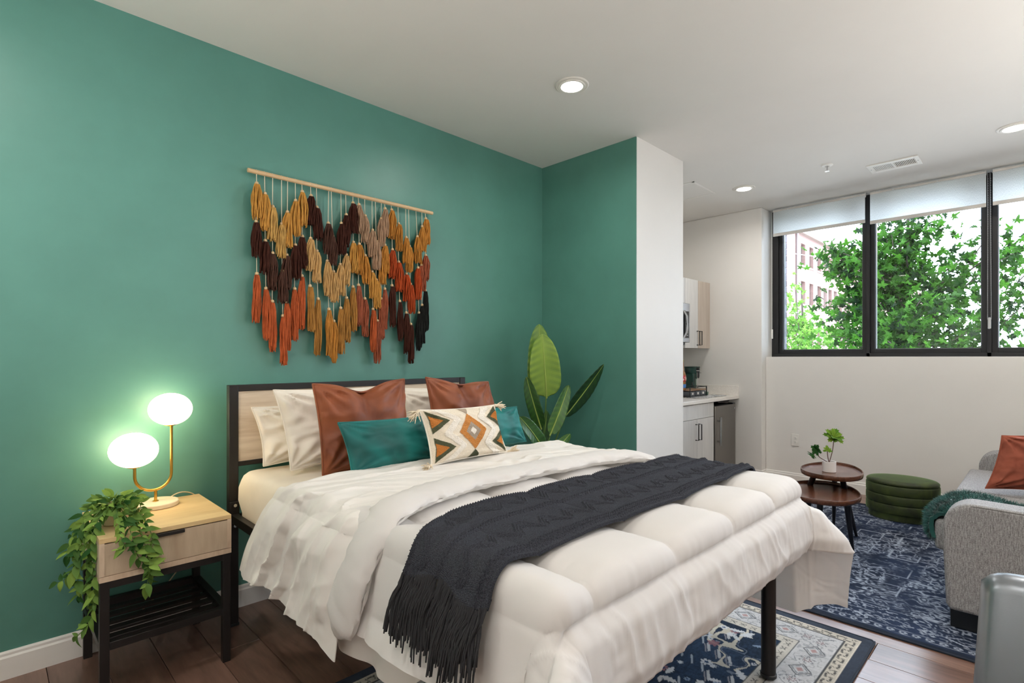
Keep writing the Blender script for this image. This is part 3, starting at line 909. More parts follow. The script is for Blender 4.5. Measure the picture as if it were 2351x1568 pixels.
for x, y in ((2.243, .79), (.886, .79), (1.56, 1.75), (1.56, 2.6)):
    l = MB().tube([(x, y, .02), (x, y, .506)], .0275, 24).build('leg', M_BLACK, bed, smooth=True)
    MB().lathe([(.0285, 0.0155), (.031, .017), (.031, .028), (.0285, .030)], (x, y, 0), 24).build('leg_foot', M_DARKPL, l, smooth=True)
    

# ---- mattress with its fitted sheet
M_SHEET = fabric('fitted_sheet', '#e9dfce', .8, 700, .15, .03)
def thin_cloth(name, base, tr):
    m = fabric(name, base, .72, 900, .10, .015)
    nt = m.node_tree; b = nt.nodes['Principled BSDF']; out = nt.nodes['Material Output']
    tl = nt.nodes.new('ShaderNodeBsdfTranslucent'); mx = nt.nodes.new('ShaderNodeMixShader'); mx.inputs[0].default_value = tr
    tl.inputs['Color'].default_value = (*lin(base), 1)
    nt.links.new(b.outputs[0], mx.inputs[1]); nt.links.new(tl.outputs[0], mx.inputs[2]); nt.links.new(mx.outputs[0], out.inputs['Surface'])
    return m
M_DUVET = thin_cloth('duvet_cotton', '#f0edea', .30)
M_TOPSHEET = thin_cloth('sheet_cotton', '#f0ece6', .15)

def rounded_rect(x0, x1, y0, y1, r, n=10, ns=24):
    P = []
    for cx, cy, a0 in ((x1 - r, y1 - r, 0), (x0 + r, y1 - r, 90), (x0 + r, y0 + r, 180), (x1 - r, y0 + r, 270)):
        c = [(cx + r * math.cos(math.radians(a0 + 90 * k / n)), cy + r * math.sin(math.radians(a0 + 90 * k / n))) for k in range(n + 1)]
        P += c
    out = []
    for i in range(len(P)):
        a, b = P[i], P[(i + 1) % len(P)]
        L = math.hypot(b[0] - a[0], b[1] - a[1])
        m = max(1, int(L / .03))
        out += [(a[0] + (b[0] - a[0]) * j / m, a[1] + (b[1] - a[1]) * j / m) for j in range(m)]
    return np.array(out)
R = rounded_rect(XL, XR, YF - .012, 2.742, .05)
cx, cy = (XL + XR) / 2, (YF + 2.74) / 2
prof = [(.520, -.03), (.522, -.012), (.53, -.003), (.56, .0), (.62, .004), (.68, .003), (.715, 0), (.735, -.006), (.750, -.020), (.758, -.040), (.760, -.07), (.762, -.12), (.764, -.25), (.764, -.45), (.764, -.62)]
loops = []
for z, ins in prof:
    d = R - np.array([cx, cy]); 
    Q = R.copy()
    hx, hy = (XR - XL) / 2, (2.742 - YF + .012) / 2
    k = np.array([(hx + ins) / hx, (hy + ins) / hy]); Q = np.array([cx, cy + .0]) + d * k
    w = fbm(R[:, 0] * 6 + R[:, 1] * 3, np.full(len(R), z * 14.0) + R[:, 1] * 2, 3) * .012 * (1 if .53 < z < .757 else .25)
    n = d / (np.abs(d).max(1, keepdims=True) + 1e-6)
    zz = z + fbm(Q[:, 0] * 5, Q[:, 1] * 5, 9) * (.006 if ins < -.03 and z > .7 else .0)
    loops.append(np.column_stack([Q[:, 0] + w * np.sign(d[:, 0]) * (np.abs(d[:, 0]) > .6), Q[:, 1] + w * np.sign(d[:, 1]) * (np.abs(d[:, 1]) > .9), zz]))
L = np.array(loops); L = np.concatenate([L, L[:, :1]], 1)
q = MB(); q.grid(L)
q.f.append(tuple(range(L.shape[1] - 1))); k = (len(prof) - 1) * L.shape[1]; q.f.append(tuple(range(k, k + L.shape[1] - 1)))
o = q.build('mattress', M_SHEET, None, smooth=True, angle=80)
tag(o, 'thick mattress in a cream fitted sheet on the metal bed frame', 'mattress')

# ---- cloth hanging over the mattress edges
def drape(S_, T_, lift, tl=.24, tr=.12, tf=.10, r=.090, corner=.85):
    aL = np.maximum(0, XL - S_); aR = np.maximum(0, S_ - XR); b = np.maximum(0, YF - T_)
    a = aL + aR; sg = np.where(aL > 0, -1.0, 1.0)
    px = np.clip(S_, XL, XR); py = np.maximum(T_, YF)
    rho = np.hypot(a, b); phi = np.arctan2(b, np.maximum(a, 1e-9)); phi = np.where(a <= 0, PI / 2, phi)
    m = np.minimum(phi, PI / 2 - phi)
    tau = np.where(aL > 0, tl, tr) * np.cos(phi) ** 2 + tf * np.sin(phi) ** 2 + corner * m
    rr = r + lift
    thm = PI / 2 - tau; Lc = rr * thm
    th = np.minimum(rho / rr, thm); ex = np.maximum(rho - Lc, 0)
    h = rr * np.sin(th) + ex * np.sin(tau); d = rr * (1 - np.cos(th)) + ex * np.cos(tau)
    h = np.where(rho > 0, h - r * .55 * np.minimum(rho / (r * 1.2), 1), 0)
    return np.stack([px + np.cos(phi) * sg * h * (a > 0), py - np.sin(phi) * h * (b > 0), ZM + .012 + lift - d], -1)

def normals(P):
    du = np.gradient(P, axis=1); dv = np.gradient(P, axis=0)
    n = np.cross(du, dv); n /= np.linalg.norm(n, axis=-1, keepdims=True) + 1e-9
    n = np.where(n[..., 2:3].mean() < 0, -n, n)
    return n

def shell(P, N, th):
    """closed cloth of thickness th below the surface P"""
    q = MB(); q.grid(P); r, c = P.shape[:2]
    B = P - N * (th if np.isscalar(th) else th[..., None])
    q.grid(B, True)
    o = r * c; k = np.arange(o).reshape(r, c)
    ring = list(k[0, :]) + list(k[1:, -1]) + list(k[-1, -2::-1]) + list(k[-2:0:-1, 0])
    for i in range(len(ring)):
        a, b = int(ring[i]), int(ring[(i + 1) % len(ring)])
        q.f.append((a, o + a, o + b, b))
    return q

S0, T0, SQ = .950, .640, .365
def puff(s, t, h=.040):
    u = ((s - S0) / SQ) % 1; v = ((t - T0) / SQ) % 1
    hu = 1 - np.abs(2 * u - 1) ** 2.4; hv = 1 - np.abs(2 * v - 1) ** 2.4
    return h * np.sqrt(np.clip(hu * hv, 0, 1))

comf = thing('comforter', 'puffy white box-quilted comforter hanging over the sides and foot of the bed', 'comforter', (1.56, 1.0, .30))
ss = np.linspace(.520, 2.90, 310); tt = np.linspace(.435, 1.56, 160)
SS, TT = np.meshgrid(ss, tt)
# soft lengthwise folds of the hanging sides
hang = np.clip(np.maximum(XL - SS, SS - XR), 0, None); hf = np.clip(YF - TT, 0, None)
Pq = drape(SS + .012 * np.sin(TT * 9 + 1) * sstep(.1, .4, hang) * np.sign(SS - 1.5), TT, .012)
Nq = normals(Pq)
if Nq[80, 150, 2] < 0: Nq = -Nq
hp = puff(SS, TT) * (1 - .45 * sstep(0, .10, hang)) * np.where(TT < T0, .25, 1.0)
hp = hp + .004 * fbm(SS * 4, TT * 4, 21)
hp = hp + .022 * sstep(.0, .05, T0 - TT) * (1 - sstep(.15, .21, T0 - TT))
wr = np.clip(ridge(SS * 15 + 1.6 * fbm(SS * 3, TT * 3, 5) + TT * 5, TT * 3.2, 31) - .45, 0, 1) * .011 * sstep(.07, .16, hf)
wr += np.clip(ridge(SS * 40, TT * 5 + SS * 3, 37) - .6, 0, 1) * .004 * sstep(.10, .2, hf)
# small puckers where the stitching pulls
seam_t = np.abs(((TT - T0) / SQ + .5) % 1 - .5) * SQ; seam_s = np.abs(((SS - S0) / SQ + .5) % 1 - .5) * SQ
wr += .004 * vnoise(SS * 55, TT * 9, 41) * np.exp(-(seam_t / .05) ** 2) + .004 * vnoise(SS * 9, TT * 55, 43) * np.exp(-(seam_s / .05) ** 2)
wr += np.clip(ridge(SS * 7 + TT * 5, TT * 2.0 - SS * 3, 51) - .8, 0, 1) * .02 * sstep(.0, .1, hang)
wr += .022 * np.sin(TT * 17 + 3 * fbm(TT * 2, SS * 0, 8)) * sstep(.12, .40, hang) * (SS < 1.5)
Pq = Pq + Nq * (hp + wr)[..., None]
o = shell(Pq, Nq, .016 + .4 * hp * (hang + hf > 0)).build('quilt', M_DUVET, comf, smooth=True, angle=80)

# rolled turn-back edge of the comforter, a soft flattened tube that drops over the near side
def lerp_path(K, n):
    K = np.array(K); d = np.r_[0, np.cumsum(np.linalg.norm(np.diff(K, axis=0), axis=1))]
    x = np.linspace(0, d[-1], n)
    # smooth by Catmull style averaging
    P = np.stack([np.interp(x, d, K[:, i]) for i in range(3)], 1)
    for _ in range(6):
        P[1:-1] = (P[:-2] + 2 * P[1:-1] + P[2:]) / 4
    return P
roll_K = [(.752, 1.515, .470), (.752, 1.475, .54), (.760, 1.435, .63), (.790, 1.415, .73), (.835, 1.415, .795), (.90, 1.435, .830), (1.05, 1.475, .838), (1.25, 1.505, .840), (1.65, 1.485, .840), (2.0, 1.455, .838), (2.2, 1.40, .830), (2.29, 1.385, .805), (2.35, 1.385, .74), (2.38, 1.40, .62), (2.40, 1.42, .5)]
RP = lerp_path(roll_K, 150)
RN = []
for p in RP:
    if p[0] < XL + .02: n = np.array([-(XL + .03 - p[0]) * 8 - .15, 0, .35 if p[2] > .74 else .08])
    elif p[0] > XR - .02: n = np.array([(p[0] - XR + .03) * 8 + .15, 0, .35 if p[2] > .74 else .08])
    else: n = np.array([0, 0, 1.0])
    RN.append(n / np.linalg.norm(n))
RN = np.array(RN)
for _ in range(6): RN[1:-1] = (RN[:-2] + 2 * RN[1:-1] + RN[2:]) / 4
RN /= np.linalg.norm(RN, axis=1, keepdims=True)
tan = np.gradient(RP, axis=0); tan /= np.linalg.norm(tan, axis=1, keepdims=True)
bi = np.cross(tan, RN)
nn = 22
G = np.zeros((150, nn + 1, 3))
for k in range(nn + 1):
    a = 2 * PI * k / nn
    w = .078 * (1 + .06 * np.sin(np.arange(150) * .31)); e = np.minimum(1, np.minimum(np.arange(150) / 6 + .35, (149 - np.arange(150)) / 6 + .35))
    rough = 1 + .20 * vnoise(np.arange(150) * .55, np.full(150, k * .9), 61) + .10 * vnoise(np.arange(150) * 1.7, np.full(150, k * .6), 63)
    G[:, k] = RP + bi * (np.cos(a) * w * e * rough)[:, None] + RN * (math.sin(a) * .027 * e * rough)[:, None]
q = MB(); q.grid(G); q.f.append(tuple(range(nn, -1, -1))); q.f.append(tuple(149 * (nn + 1) + k for k in range(nn + 1)))
q.build('turned_back_edge', M_DUVET, comf, smooth=True, angle=80)

# ---- white top sheet folded back over the comforter, crumpled, hanging low on the near side
sheet = thing('top_sheet', 'crumpled white top sheet folded back over the comforter and hanging beside the nightstand', 'sheet', (1.5, 1.85, .33))
nT, nL, nM, nR = 150, 110, 190, 40
tq = np.linspace(0, 1, nT)
colp = np.r_[np.linspace(-1, 0, nL, endpoint=False), np.linspace(0, 1, nM, endpoint=False), np.linspace(1, 2, nR)]
CP, TQ = np.meshgrid(colp, tq)
tfoot = 1.475 + .05 * np.clip(-CP, 0, 1); thead = 2.115 + .03 * np.sin(CP * 5) 
Tt = tfoot + (thead - tfoot) * TQ
amax = .475 + .035 * np.exp(-((TQ - 0) / .07) ** 2) + .006 * np.sin(TQ * 17) + .010 * np.sin(TQ * 6 + 1)
Sx = np.where(CP < 0, XL + CP * amax, np.where(CP <= 1, XL + CP * (XR - XL), XR + (CP - 1) * .34))
al = np.clip(-CP, 0, 1) * amax
Tt = Tt + al * .42 * (TQ - .12)                       # the hanging side fans out towards the head
Pq = drape(Sx, Tt, .040, tl=.10, tr=.14, r=.125)
Nq = normals(Pq)
if Nq[70, 200, 2] < 0: Nq = -Nq
top = np.clip(CP, 0, 1) * (1 - np.clip(CP - 1, 0, 1))
# long soft creases: across the top they fan from the near edge, on the side they fall with the cloth
ang = Sx * 2.2 + Tt * 9
f1 = np.clip(ridge(Tt * 13 + Sx * 3.0 + 1.3 * fbm(Sx * 3, Tt * 3, 71), Sx * 2.2 - Tt, 73) - .45, 0, 1)
f2 = np.clip(ridge(Tt * 22 + Sx * 7 + fbm(Sx * 4, Tt * 4, 75), Sx * 4, 77) - .5, 0, 1)
f3 = np.clip(ridge(Tt * 8 - al * 5 + .8 * fbm(al * 4, Tt * 4, 79), al * 2.3, 81) - .35, 0, 1)
side = sstep(.0, .12, al)
fade = sstep(0, .10, TQ) * (1 - .75 * sstep(.86, 1, TQ))
wr = fade * ((f1 * .022 + f2 * .012) * (1 - .5 * side) + side * (f3 * .046 + f2 * .010)) + .010 * fbm(Sx * 5, Tt * 6, 83) * fade
Pq = Pq + Nq * wr[..., None]
Pq[..., 2] -= .030 * (1 - sstep(0, .1, TQ)) * (1 - sstep(0, .10, al))     # tucks down behind the roll
Pq[..., 2] -= (.033 * sstep(.9, 1, TQ)) * (1 - sstep(0, .10, al))
shell(Pq, Nq, .003).build('folded_sheet', M_TOPSHEET, sheet, smooth=True, angle=80)
# the lower end of the same sheet showing under the comforter
uu = np.linspace(0, 1, 70); vv = np.linspace(0, 1, 40)
U_, V_ = np.meshgrid(uu, vv)
Yl = 1.08 + .72 * U_
dep = .335 + .05 * np.sin(U_ * 2.6 + .2) - .14 * np.clip((.25 - U_) / .25, 0, 1) ** 2
Pl = drape(XL - .06 - V_ * dep, Yl, .004, tl=.06)
Nl = normals(Pl)
if Nl[20, 30, 0] > 0: Nl = -Nl
Pl = Pl + Nl * ((.014 * np.sin(U_ * 19 + 2 * V_) * V_ + .008 * fbm(U_ * 9, V_ * 3, 91) * V_)[..., None])
shell(Pl, Nl, .003).build('hanging_sheet_end', M_TOPSHEET, sheet, smooth=True, angle=80)

# ================================================================== THROW
M_KNIT = None
q = NT('charcoal_knit')
v = q.coord((1, 1, 1)); n1 = q.n('TexWave', Scale=190.0, Distortion=1.5, Detail=1.0); n1.bands_direction = 'X'; q.l(v, n1.inputs['Vector'])
n2 = q.n('TexNoise', Scale=420.0, Detail=2.0); q.l(v, n2.inputs['Vector'])
q.l(q.ramp(n2.outputs['Fac'], [(.3, lin('#25262b')), (.7, lin('#484a52'))]), q.b.inputs['Base Color'])
ad = q.n('Math', operation='ADD'); q.l(n1.outputs['Fac'], ad.inputs[0]); q.l(n2.outputs['Fac'], ad.inputs[1])
q.bump(ad.outputs[0], .55, .0016); q.b.inputs['Roughness'].default_value = .95; q.b.inputs['Specular IOR Level'].default_value = .15
M_KNIT = q.m
throw = thing('knit_throw', 'charcoal cable-knit throw with a long fringe laid across the comforter', 'throw', (1.5, 1.14, .55))
nS, nT = 620, 170
cp = np.linspace(0, 1, nS); tq = np.linspace(0, 1, nT)
CP, TQ = np.meshgrid(cp, tq)
Tf = .862 + .022 * sstep(.5, .95, CP); Tb = 1.262 - .095 * (1 - sstep(.03, .16, CP)) - .03 * sstep(.55, .95, CP)
Tt = Tf + (Tb - Tf) * TQ
Sx = (XL - .130 - .01 * np.sin(TQ * 8)) + CP * (XR + .16 - XL + .130)
al = np.clip(XL - Sx, 0, None)
Tt = Tt - al * .22 * (1 - TQ) * .5 + al * .05
Pq = drape(Sx, Tt, .026, tl=.22, tr=.12)
Nq = normals(Pq)
if Nq[80, 300, 2] < 0: Nq = -Nq
base = .040 + .25 * (puff(Sx, Tt) - .03)
base = base + .006 * fbm(Sx * 5, Tt * 6, 101) + .010 * np.exp(-((TQ - .72) / .05) ** 2 - ((CP - .12) / .10) ** 2)
# relief of the knit: braided cables along the length and stepped zigzag ribs
x = Sx * 1.0
def cable(c, w, per):
    d = (TQ - c) * .385
    tw = np.cos(2 * PI * x / per)
    return .0060 * np.exp(-((d - w * .5 * tw) / (w * .42)) ** 2) + .0060 * np.exp(-((d + w * .5 * tw) / (w * .42)) ** 2)
def zig(c, amp, per, w=.0042):
    tri = np.abs(((x / per) % 1) * 2 - 1) * 2 - 1
    step = np.clip(tri * 1.6, -1, 1)
    o_ = 0
    for k in (-1, 0, 1):
        o_ = o_ + np.exp(-(((TQ - c) * .385 - step * amp - k * .014) / w) ** 2)
    return .0046 * o_
rel = cable(.055, .009, .022) + cable(.115, .009, .022) + cable(.60, .009, .024) + zig(.36, .022, .105) + zig(.83, .020, .105) + cable(.975, .009, .022)
Pq = Pq + Nq * (base + rel)[..., None]
shell(Pq, Nq, .009).build('knit_body', M_KNIT, throw, smooth=True, angle=80)
# fringe of twisted yarn
M_YARN = mat('fringe_yarn', '#2a2a2d', .9, bump=((900, 900, 300), .4))
rf = random.Random(12); q = MB()
end = Pq[:, 0]; en = Nq[:, 0]
for k in range(230):
    f = rf.random() * (nT - 1); i = int(f)
    p = Vector(end[i]); n = Vector(en[i])
    Lg = rf.uniform(.085, .135) * (1.15 if .25 < i / nT < .75 else .95)
    d = Vector((-.32, rf.uniform(-.16, .22), -1)).normalized()
    pts = [p + Vector((.004, 0, .004))]
    wob = rf.uniform(0, 6)
    for s in range(1, 7):
        fr = s / 6
        pts.append(p + d * (Lg * fr) + Vector((-.012 * math.sin(fr * 2.5) + .004 * math.sin(wob + fr * 9), .007 * math.cos(wob + fr * 7), -.25 * Lg * fr * fr)) - n * .004)
    q.tube(pts, [.0026, .0028, .0027, .0026, .0026, .0025, .0020], 5)
o = q.build('fringe', M_YARN, throw, smooth=True); o['kind'] = 'stuff'

# ================================================================== PILLOWS
def pillow_surface(c, thick, n=44, pin=.05, dent=0.0, wr=.006, seed=0, flat=.6, extra=None):
    TL, TR, BR, BL = [np.array(p, float) for p in c]
    u = np.linspace(0, 1, n); V, U = np.meshgrid(u, u, indexing='ij')
    # finer rows near the edge
    U = .5 - .5 * np.cos(U * PI) * .55 - .45 * (.5 - U); V = .5 - .5 * np.cos(V * PI) * .55 - .45 * (.5 - V)
    ue = .5 + (U - .5) * (1 - pin * (1 - (2 * V - 1) ** 2)); ve = .5 + (V - .5) * (1 - pin * (1 - (2 * U - 1) ** 2))
    ve = ve - dent * np.exp(-((U - .5) / .20) ** 2) * V ** 3
    P = (BL * ((1 - ue) * (1 - ve))[..., None] + BR * (ue * (1 - ve))[..., None] + TR * (ue * ve)[..., None] + TL * ((1 - ue) * ve)[..., None])
    Nn = np.cross(BR - BL, TL - BL); Nn /= np.linalg.norm(Nn)
    if Nn[1] > 0: Nn = -Nn
    f = (np.clip(1 - np.abs(2 * U - 1) ** 2.3, 0, 1) ** flat) * (np.clip(1 - np.abs(2 * V - 1) ** 2.3, 0, 1) ** flat)
    k = 4.5
    w = fbm(U * k, V * k, seed, 4) * wr * 1.6
    # radial gathers running in from the corners
    for cu, cv in ((0, 0), (1, 0), (0, 1), (1, 1)):
        a = np.arctan2(V - cv, U - cu); dd = np.hypot(U - cu, V - cv)
        w += wr * .8 * np.sin(a * 13 + seed) * np.exp(-((dd - .22) / .16) ** 2)
    w += wr * 1.5 * (np.clip(ridge(U * 3.1 + V * 1.7 + seed, V * 4.2 - U * 1.2, seed + 40) - .55, 0, 1) - .12)
    if dent:
        cr = np.abs(U - .5 + .08 * (1 - V)); w -= .5 * thick * np.exp(-(cr / .07) ** 2) * V ** 2
    edge = np.minimum(1, f * 4)
    F = P + Nn * (thick * f + w * edge)[..., None]
    B = P - Nn * (thick * f)[..., None]
    return F, B, P, U, V, Nn

def pillow(name, label, cat, c, thick, material, group=None, piping=None, pr=.004, part='cover', **kw):
    F, B, P, U, V, Nn = pillow_surface(c, thick, **kw)
    pts = np.array(c); lo = pts.mean(0); lo[2] = pts[:, 2].min() - .01
    t = thing(name, label, cat, tuple(lo), group)
    n = F.shape[0]
    q = MB(); q.grid(F); q.grid(B, True)
    k = np.arange(n * n).reshape(n, n); o_ = n * n
    ring = list(k[0, :]) + list(k[1:, -1]) + list(k[-1, -2::-1]) + list(k[-2:0:-1, 0])
    for i in range(len(ring)):
        a, b = int(ring[i]), int(ring[(i + 1) % len(ring)])
        q.f.append((a, o_ + a, o_ + b, b))
    o = q.build(part, material, t, smooth=True, angle=85)
    m = o.modifiers.new('weld', 'WELD'); m.merge_threshold = 1e-5
    R_ = P.reshape(-1, 3)[ring]
    MB().tube([tuple(p) for p in R_], pr, 6, closed=True).build('piping', piping or material, t, smooth=True)
    return t, F, U, V, Nn

M_PILLOW = fabric('pillow_cotton', '#efe7d9', .75, 900, .08, .02)
M_BROWN = NT('brown_velvet'); _q = M_BROWN
_v = _q.coord((1, 1, 1)); _t = _q.n('TexNoise', Scale=5.0, Detail=3.0, Distortion=.8); _q.l(_v, _t.inputs['Vector'])
_q.l(_q.ramp(_t.outputs['Fac'], [(.3, lin('#6b3115')), (.7, lin('#9c5530'))]), _q.b.inputs['Base Color'])
_q.b.inputs['Roughness'].default_value = .55; _q.b.inputs['Sheen Weight'].default_value = .6; _q.b.inputs['Sheen Roughness'].default_value = .35; _q.b.inputs['Sheen Tint'].default_value = (*lin('#e0a37c'), 1)
M_BROWN = _q.m
M_TEAL = NT('teal_velvet'); _q = M_TEAL
_v = _q.coord((1, 1, 1)); _t = _q.n('TexNoise', Scale=4.0, Detail=2.0, Distortion=.6); _q.l(_v, _t.inputs['Vector'])
_q.l(_q.ramp(_t.outputs['Fac'], [(.35, lin('#004d4a')), (.7, lin('#00807c'))]), _q.b.inputs['Base Color'])
_q.b.inputs['Roughness'].default_value = .6; _q.b.inputs['Sheen Weight'].default_value = .7; _q.b.inputs['Sheen Roughness'].default_value = .35; _q.b.inputs['Sheen Tint'].default_value = (*lin('#6fe0d6'), 1)
M_TEAL = _q.m

GW = 'white bed pillows against the headboard'
pillow('bed_pillow', 'white bed pillow at the back, nearest the nightstand lamp', 'pillow', ((.905, 2.685, 1.058), (1.50, 2.70, 1.07), (1.52, 2.615, .80), (.935, 2.615, .785)), .07, M_PILLOW, GW, wr=.014, seed=3, pin=.06)
pillow('bed_pillow', 'white bed pillow standing in front of another, behind the big brown cushion', 'pillow', ((.938, 2.50, 1.150), (1.515, 2.53, 1.142), (1.55, 2.43, .80), (.985, 2.42, .785)), .085, M_PILLOW, GW, wr=.017, seed=7, pin=.05)
pillow('bed_pillow', 'white bed pillow at the back near the far headboard post', 'pillow', ((1.665, 2.70, 1.122), (2.245, 2.71, 1.105), (2.255, 2.65, .80), (1.66, 2.65, .79)), .05, M_PILLOW, GW, wr=.008, seed=11)
pillow('bed_pillow', 'white bed pillow between the two brown cushions', 'pillow', ((1.650, 2.57, 1.108), (2.23, 2.585, 1.09), (2.25, 2.51, .80), (1.64, 2.50, .79)), .055, M_PILLOW, GW, wr=.010, seed=13)
GB = 'brown velvet cushions'
pillow('velvet_cushion', 'large square brown velvet cushion behind the teal lumbar cushion', 'cushion', ((1.035, 2.305, 1.180), (1.500, 2.285, 1.190), (1.490, 2.215, .785), (1.050, 2.235, .782)), .085, M_BROWN, GB, pr=.005, dent=.10, wr=.012, seed=5, pin=.05)
pillow('velvet_cushion', 'square brown velvet cushion behind the patterned lumbar cushion', 'cushion', ((1.715, 2.40, 1.190), (2.180, 2.405, 1.150), (2.27, 2.335, .785), (1.73, 2.335, .785)), .08, M_BROWN, GB, pr=.005, dent=.05, wr=.011, seed=9, pin=.05)
GT = 'teal velvet lumbar cushions'
pillow('lumbar_cushion', 'teal velvet lumbar cushion leaning on the large brown cushion', 'cushion', ((1.070, 2.135, 1.020), (1.53, 2.11, 1.018), (1.55, 2.05, .812), (1.098, 2.065, .806)), .060, M_TEAL, GT, pr=.004, wr=.007, seed=15, pin=.045)
pillow('lumbar_cushion', 'teal velvet lumbar cushion peeking out behind the patterned one', 'cushion', ((1.70, 2.17, 1.026), (2.20, 2.18, 1.012), (2.235, 2.135, .812), (1.72, 2.115, .812)), .060, M_TEAL, GT, pr=.004, wr=.007, seed=17, pin=.045)

# patterned tufted lumbar cushion: tufts are raised wool on a cream ground
def tuft_pattern(U, V):
    X = U * 1.92; Y = V
    col = np.zeros(U.shape + (3,)); hgt = np.zeros(U.shape)
    def put(mask, c, h):
        col[mask] = lin(c); hgt[mask] = h
    col[:] = lin('#e8dcc8')
    Xm = np.minimum(X, 1.92 - X)
    # cream zigzag tufts
    K = [(.30, 1.02), (.66, .76), (.32, .50), (.66, .24), (.30, -.02)]
    dmin = np.full(U.shape, 9.0)
    for (xa, ya), (xb_, yb_) in zip(K[:-1], K[1:]):
        t = np.clip(((Xm - xa) * (xb_ - xa) + (Y - ya) * (yb_ - ya)) / ((xb_ - xa) ** 2 + (yb_ - ya) ** 2), 0, 1)
        dmin = np.minimum(dmin, np.hypot(Xm - xa - t * (xb_ - xa), Y - ya - t * (yb_ - ya)))
    put(dmin < .060, '#efe7da', 1.0)
    # green and orange wedges at both ends
    for yc in (.76, .24):
        put((Xm > .06) & (np.abs(Y - yc) < .225 * (1 - (Xm - .06) / .42)), '#555842', 1.0)
        put((Xm > .075) & (np.abs(Y - yc) < .125 * (1 - (Xm - .06) / .27)), '#c07a3c', 1.0)
    d = np.abs(X - .96) / .36 + np.abs(Y - .5) / .37
    put(d < 1, '#c98748', 1.0); put(d < .52, '#a99a8a', 1.0); put(d < .22, '#eee6da', 1.0)
    put((np.abs(X - .96) / .16 + np.abs(Y + .02) / .16) < 1, '#4c503c', 1.0)
    put((np.abs(X - .96) / .14 + np.abs(Y - 1.02) / .16) < 1, '#b09f8c', 1.0)
    return col, hgt
cPT = ((1.383, 1.985, 1.062), (1.842, 1.985, 1.056), (1.875, 1.925, .822), (1.400, 1.915, .822))
F, B, P, U, V, Nn = pillow_surface(cPT, .060, n=210, pin=.06, wr=.005, seed=19)
col, hgt = tuft_pattern(U, V)
pile = hgt * (.0045 + .0035 * vnoise(U * 190, V * 100, 5))
F = F + Nn * pile[..., None]
pat = thing('patterned_cushion', 'cream lumbar cushion with tufted orange diamond, green wedges and corner tassels', 'cushion', (1.62, 1.95, .81))
q = MB(); q.grid(F); q.grid(B[::6, ::6], True)
n = 210; k = np.arange(n * n).reshape(n, n)
o = q.build('cover', attr_mat('tufted_wool', .95, (500, .5)), pat, smooth=True, angle=180)
C_ = np.concatenate([col.reshape(-1, 3), np.tile(np.array(lin('#e8dcc8')), (B[::6, ::6].size // 3, 1))])
noise = 1 + .18 * np.concatenate([vnoise(U * 230, V * 120, 8).ravel(), np.zeros(B[::6, ::6].size // 3)])
set_dye(o, C_ * noise[:, None])
ring = list(k[0, :]) + list(k[1:, -1]) + list(k[-1, -2::-1]) + list(k[-2:0:-1, 0])
MB().tube([tuple(p) for p in P.reshape(-1, 3)[ring][::5]], .004, 6, closed=True).build('seam', M_PILLOW, pat, smooth=True)
M_COTTON = mat('cotton_tassel', '#e2d2b8', .9)
rt = random.Random(2)
for cc, dv in zip(cPT, ((-.9, -.2, -.5), (.8, 0, -.1), (.9, -.3, .15), (-.8, -.45, .05))):
    q = MB(); d0 = Vector(dv).normalized(); p0 = Vector(cc)
    q.tube([p0, p0 + d0 * .012, p0 + d0 * .02], [.006, .008, .006], 8)
    for s in range(34):
        d = (d0 + Vector((rt.gauss(0, .35), rt.gauss(0, .35), rt.gauss(0, .35)))).normalized()
        L_ = rt.uniform(.035, .05)
        q.tube([p0 + d0 * .012, p0 + d0 * .018 + d * L_ * .5, p0 + d0 * .02 + d * L_ + Vector((0, 0, -.006))], [.0022, .0024, .0018], 4)
    q.build('tassel', M_COTTON, pat, smooth=True)

# ================================================================== NIGHTSTAND
ns = thing('nightstand', 'pale oak nightstand with one drawer on a black metal frame with slatted shelf', 'nightstand', (.523, 2.70, 0))
nx0, nx1, ny0, ny1 = .297, .748, 2.462, 2.950
MB().box(nx0, nx1, ny0, ny1, .609, .627).build('top_board', wood('oak_top', '#cfae7c', '#e3c794', (1.5, 14, 14), .42, .05), ns, bevel=.001)
M_NSV = wood('oak_side', '#b89e85', '#d6c1a8', (14, 3, 5), .5, .06)
MB().box(nx0, nx0 + .016, ny0, ny1, .486, .609).build('side_board', M_NSV, ns)
MB().box(nx1 - .016, nx1, ny0, ny1, .486, .609).build('side_board', M_NSV, ns)
MB().box(nx0, nx1, ny0, ny1, .464, .4845).build('bottom_board', M_NSV, ns)
MB().box(nx0 + .016, nx1 - .016, ny1 - .012, ny1, .486, .609).build('back_board', M_NSV, ns)
d = MB().box(nx0 + .001, nx1 - .001, ny0 + .001, ny0 + .017, .4865, .605).build('drawer', M_PALEWOOD_V, ns)
MB().box(.462, .572, ny0 - .012, ny0 + .002, .594, .6075).build('handle', M_BLACK, d, bevel=.002)
for x in (nx0 + .002, nx1 - .032):
    for y in (ny0 + .003, ny1 - .033):
        MB().box(x, x + .03, y, y + .03, 0, .463).build('leg', M_BLACK, ns, bevel=.0015)
for a, b, c, e in ((nx0 + .032, nx1 - .032, ny0 + .003, ny0 + .033), (nx0 + .032, nx1 - .032, ny1 - .033, ny1 - .003)):
    MB().box(a, b, c, e, .436, .463).build('frame_rail', M_BLACK, ns, bevel=.0015)
    MB().box(a, b, c, e, .205, .234).build('shelf_rail', M_BLACK, ns, bevel=.0015)
for x in (nx0 + .002, nx1 - .032):
    MB().box(x, x + .03, ny0 + .033, ny1 - .033, .436, .463).build('frame_rail', M_BLACK, ns, bevel=.0015)
    MB().box(x, x + .03, ny0 + .033, ny1 - .033, .205, .234).build('shelf_rail', M_BLACK, ns, bevel=.0015)
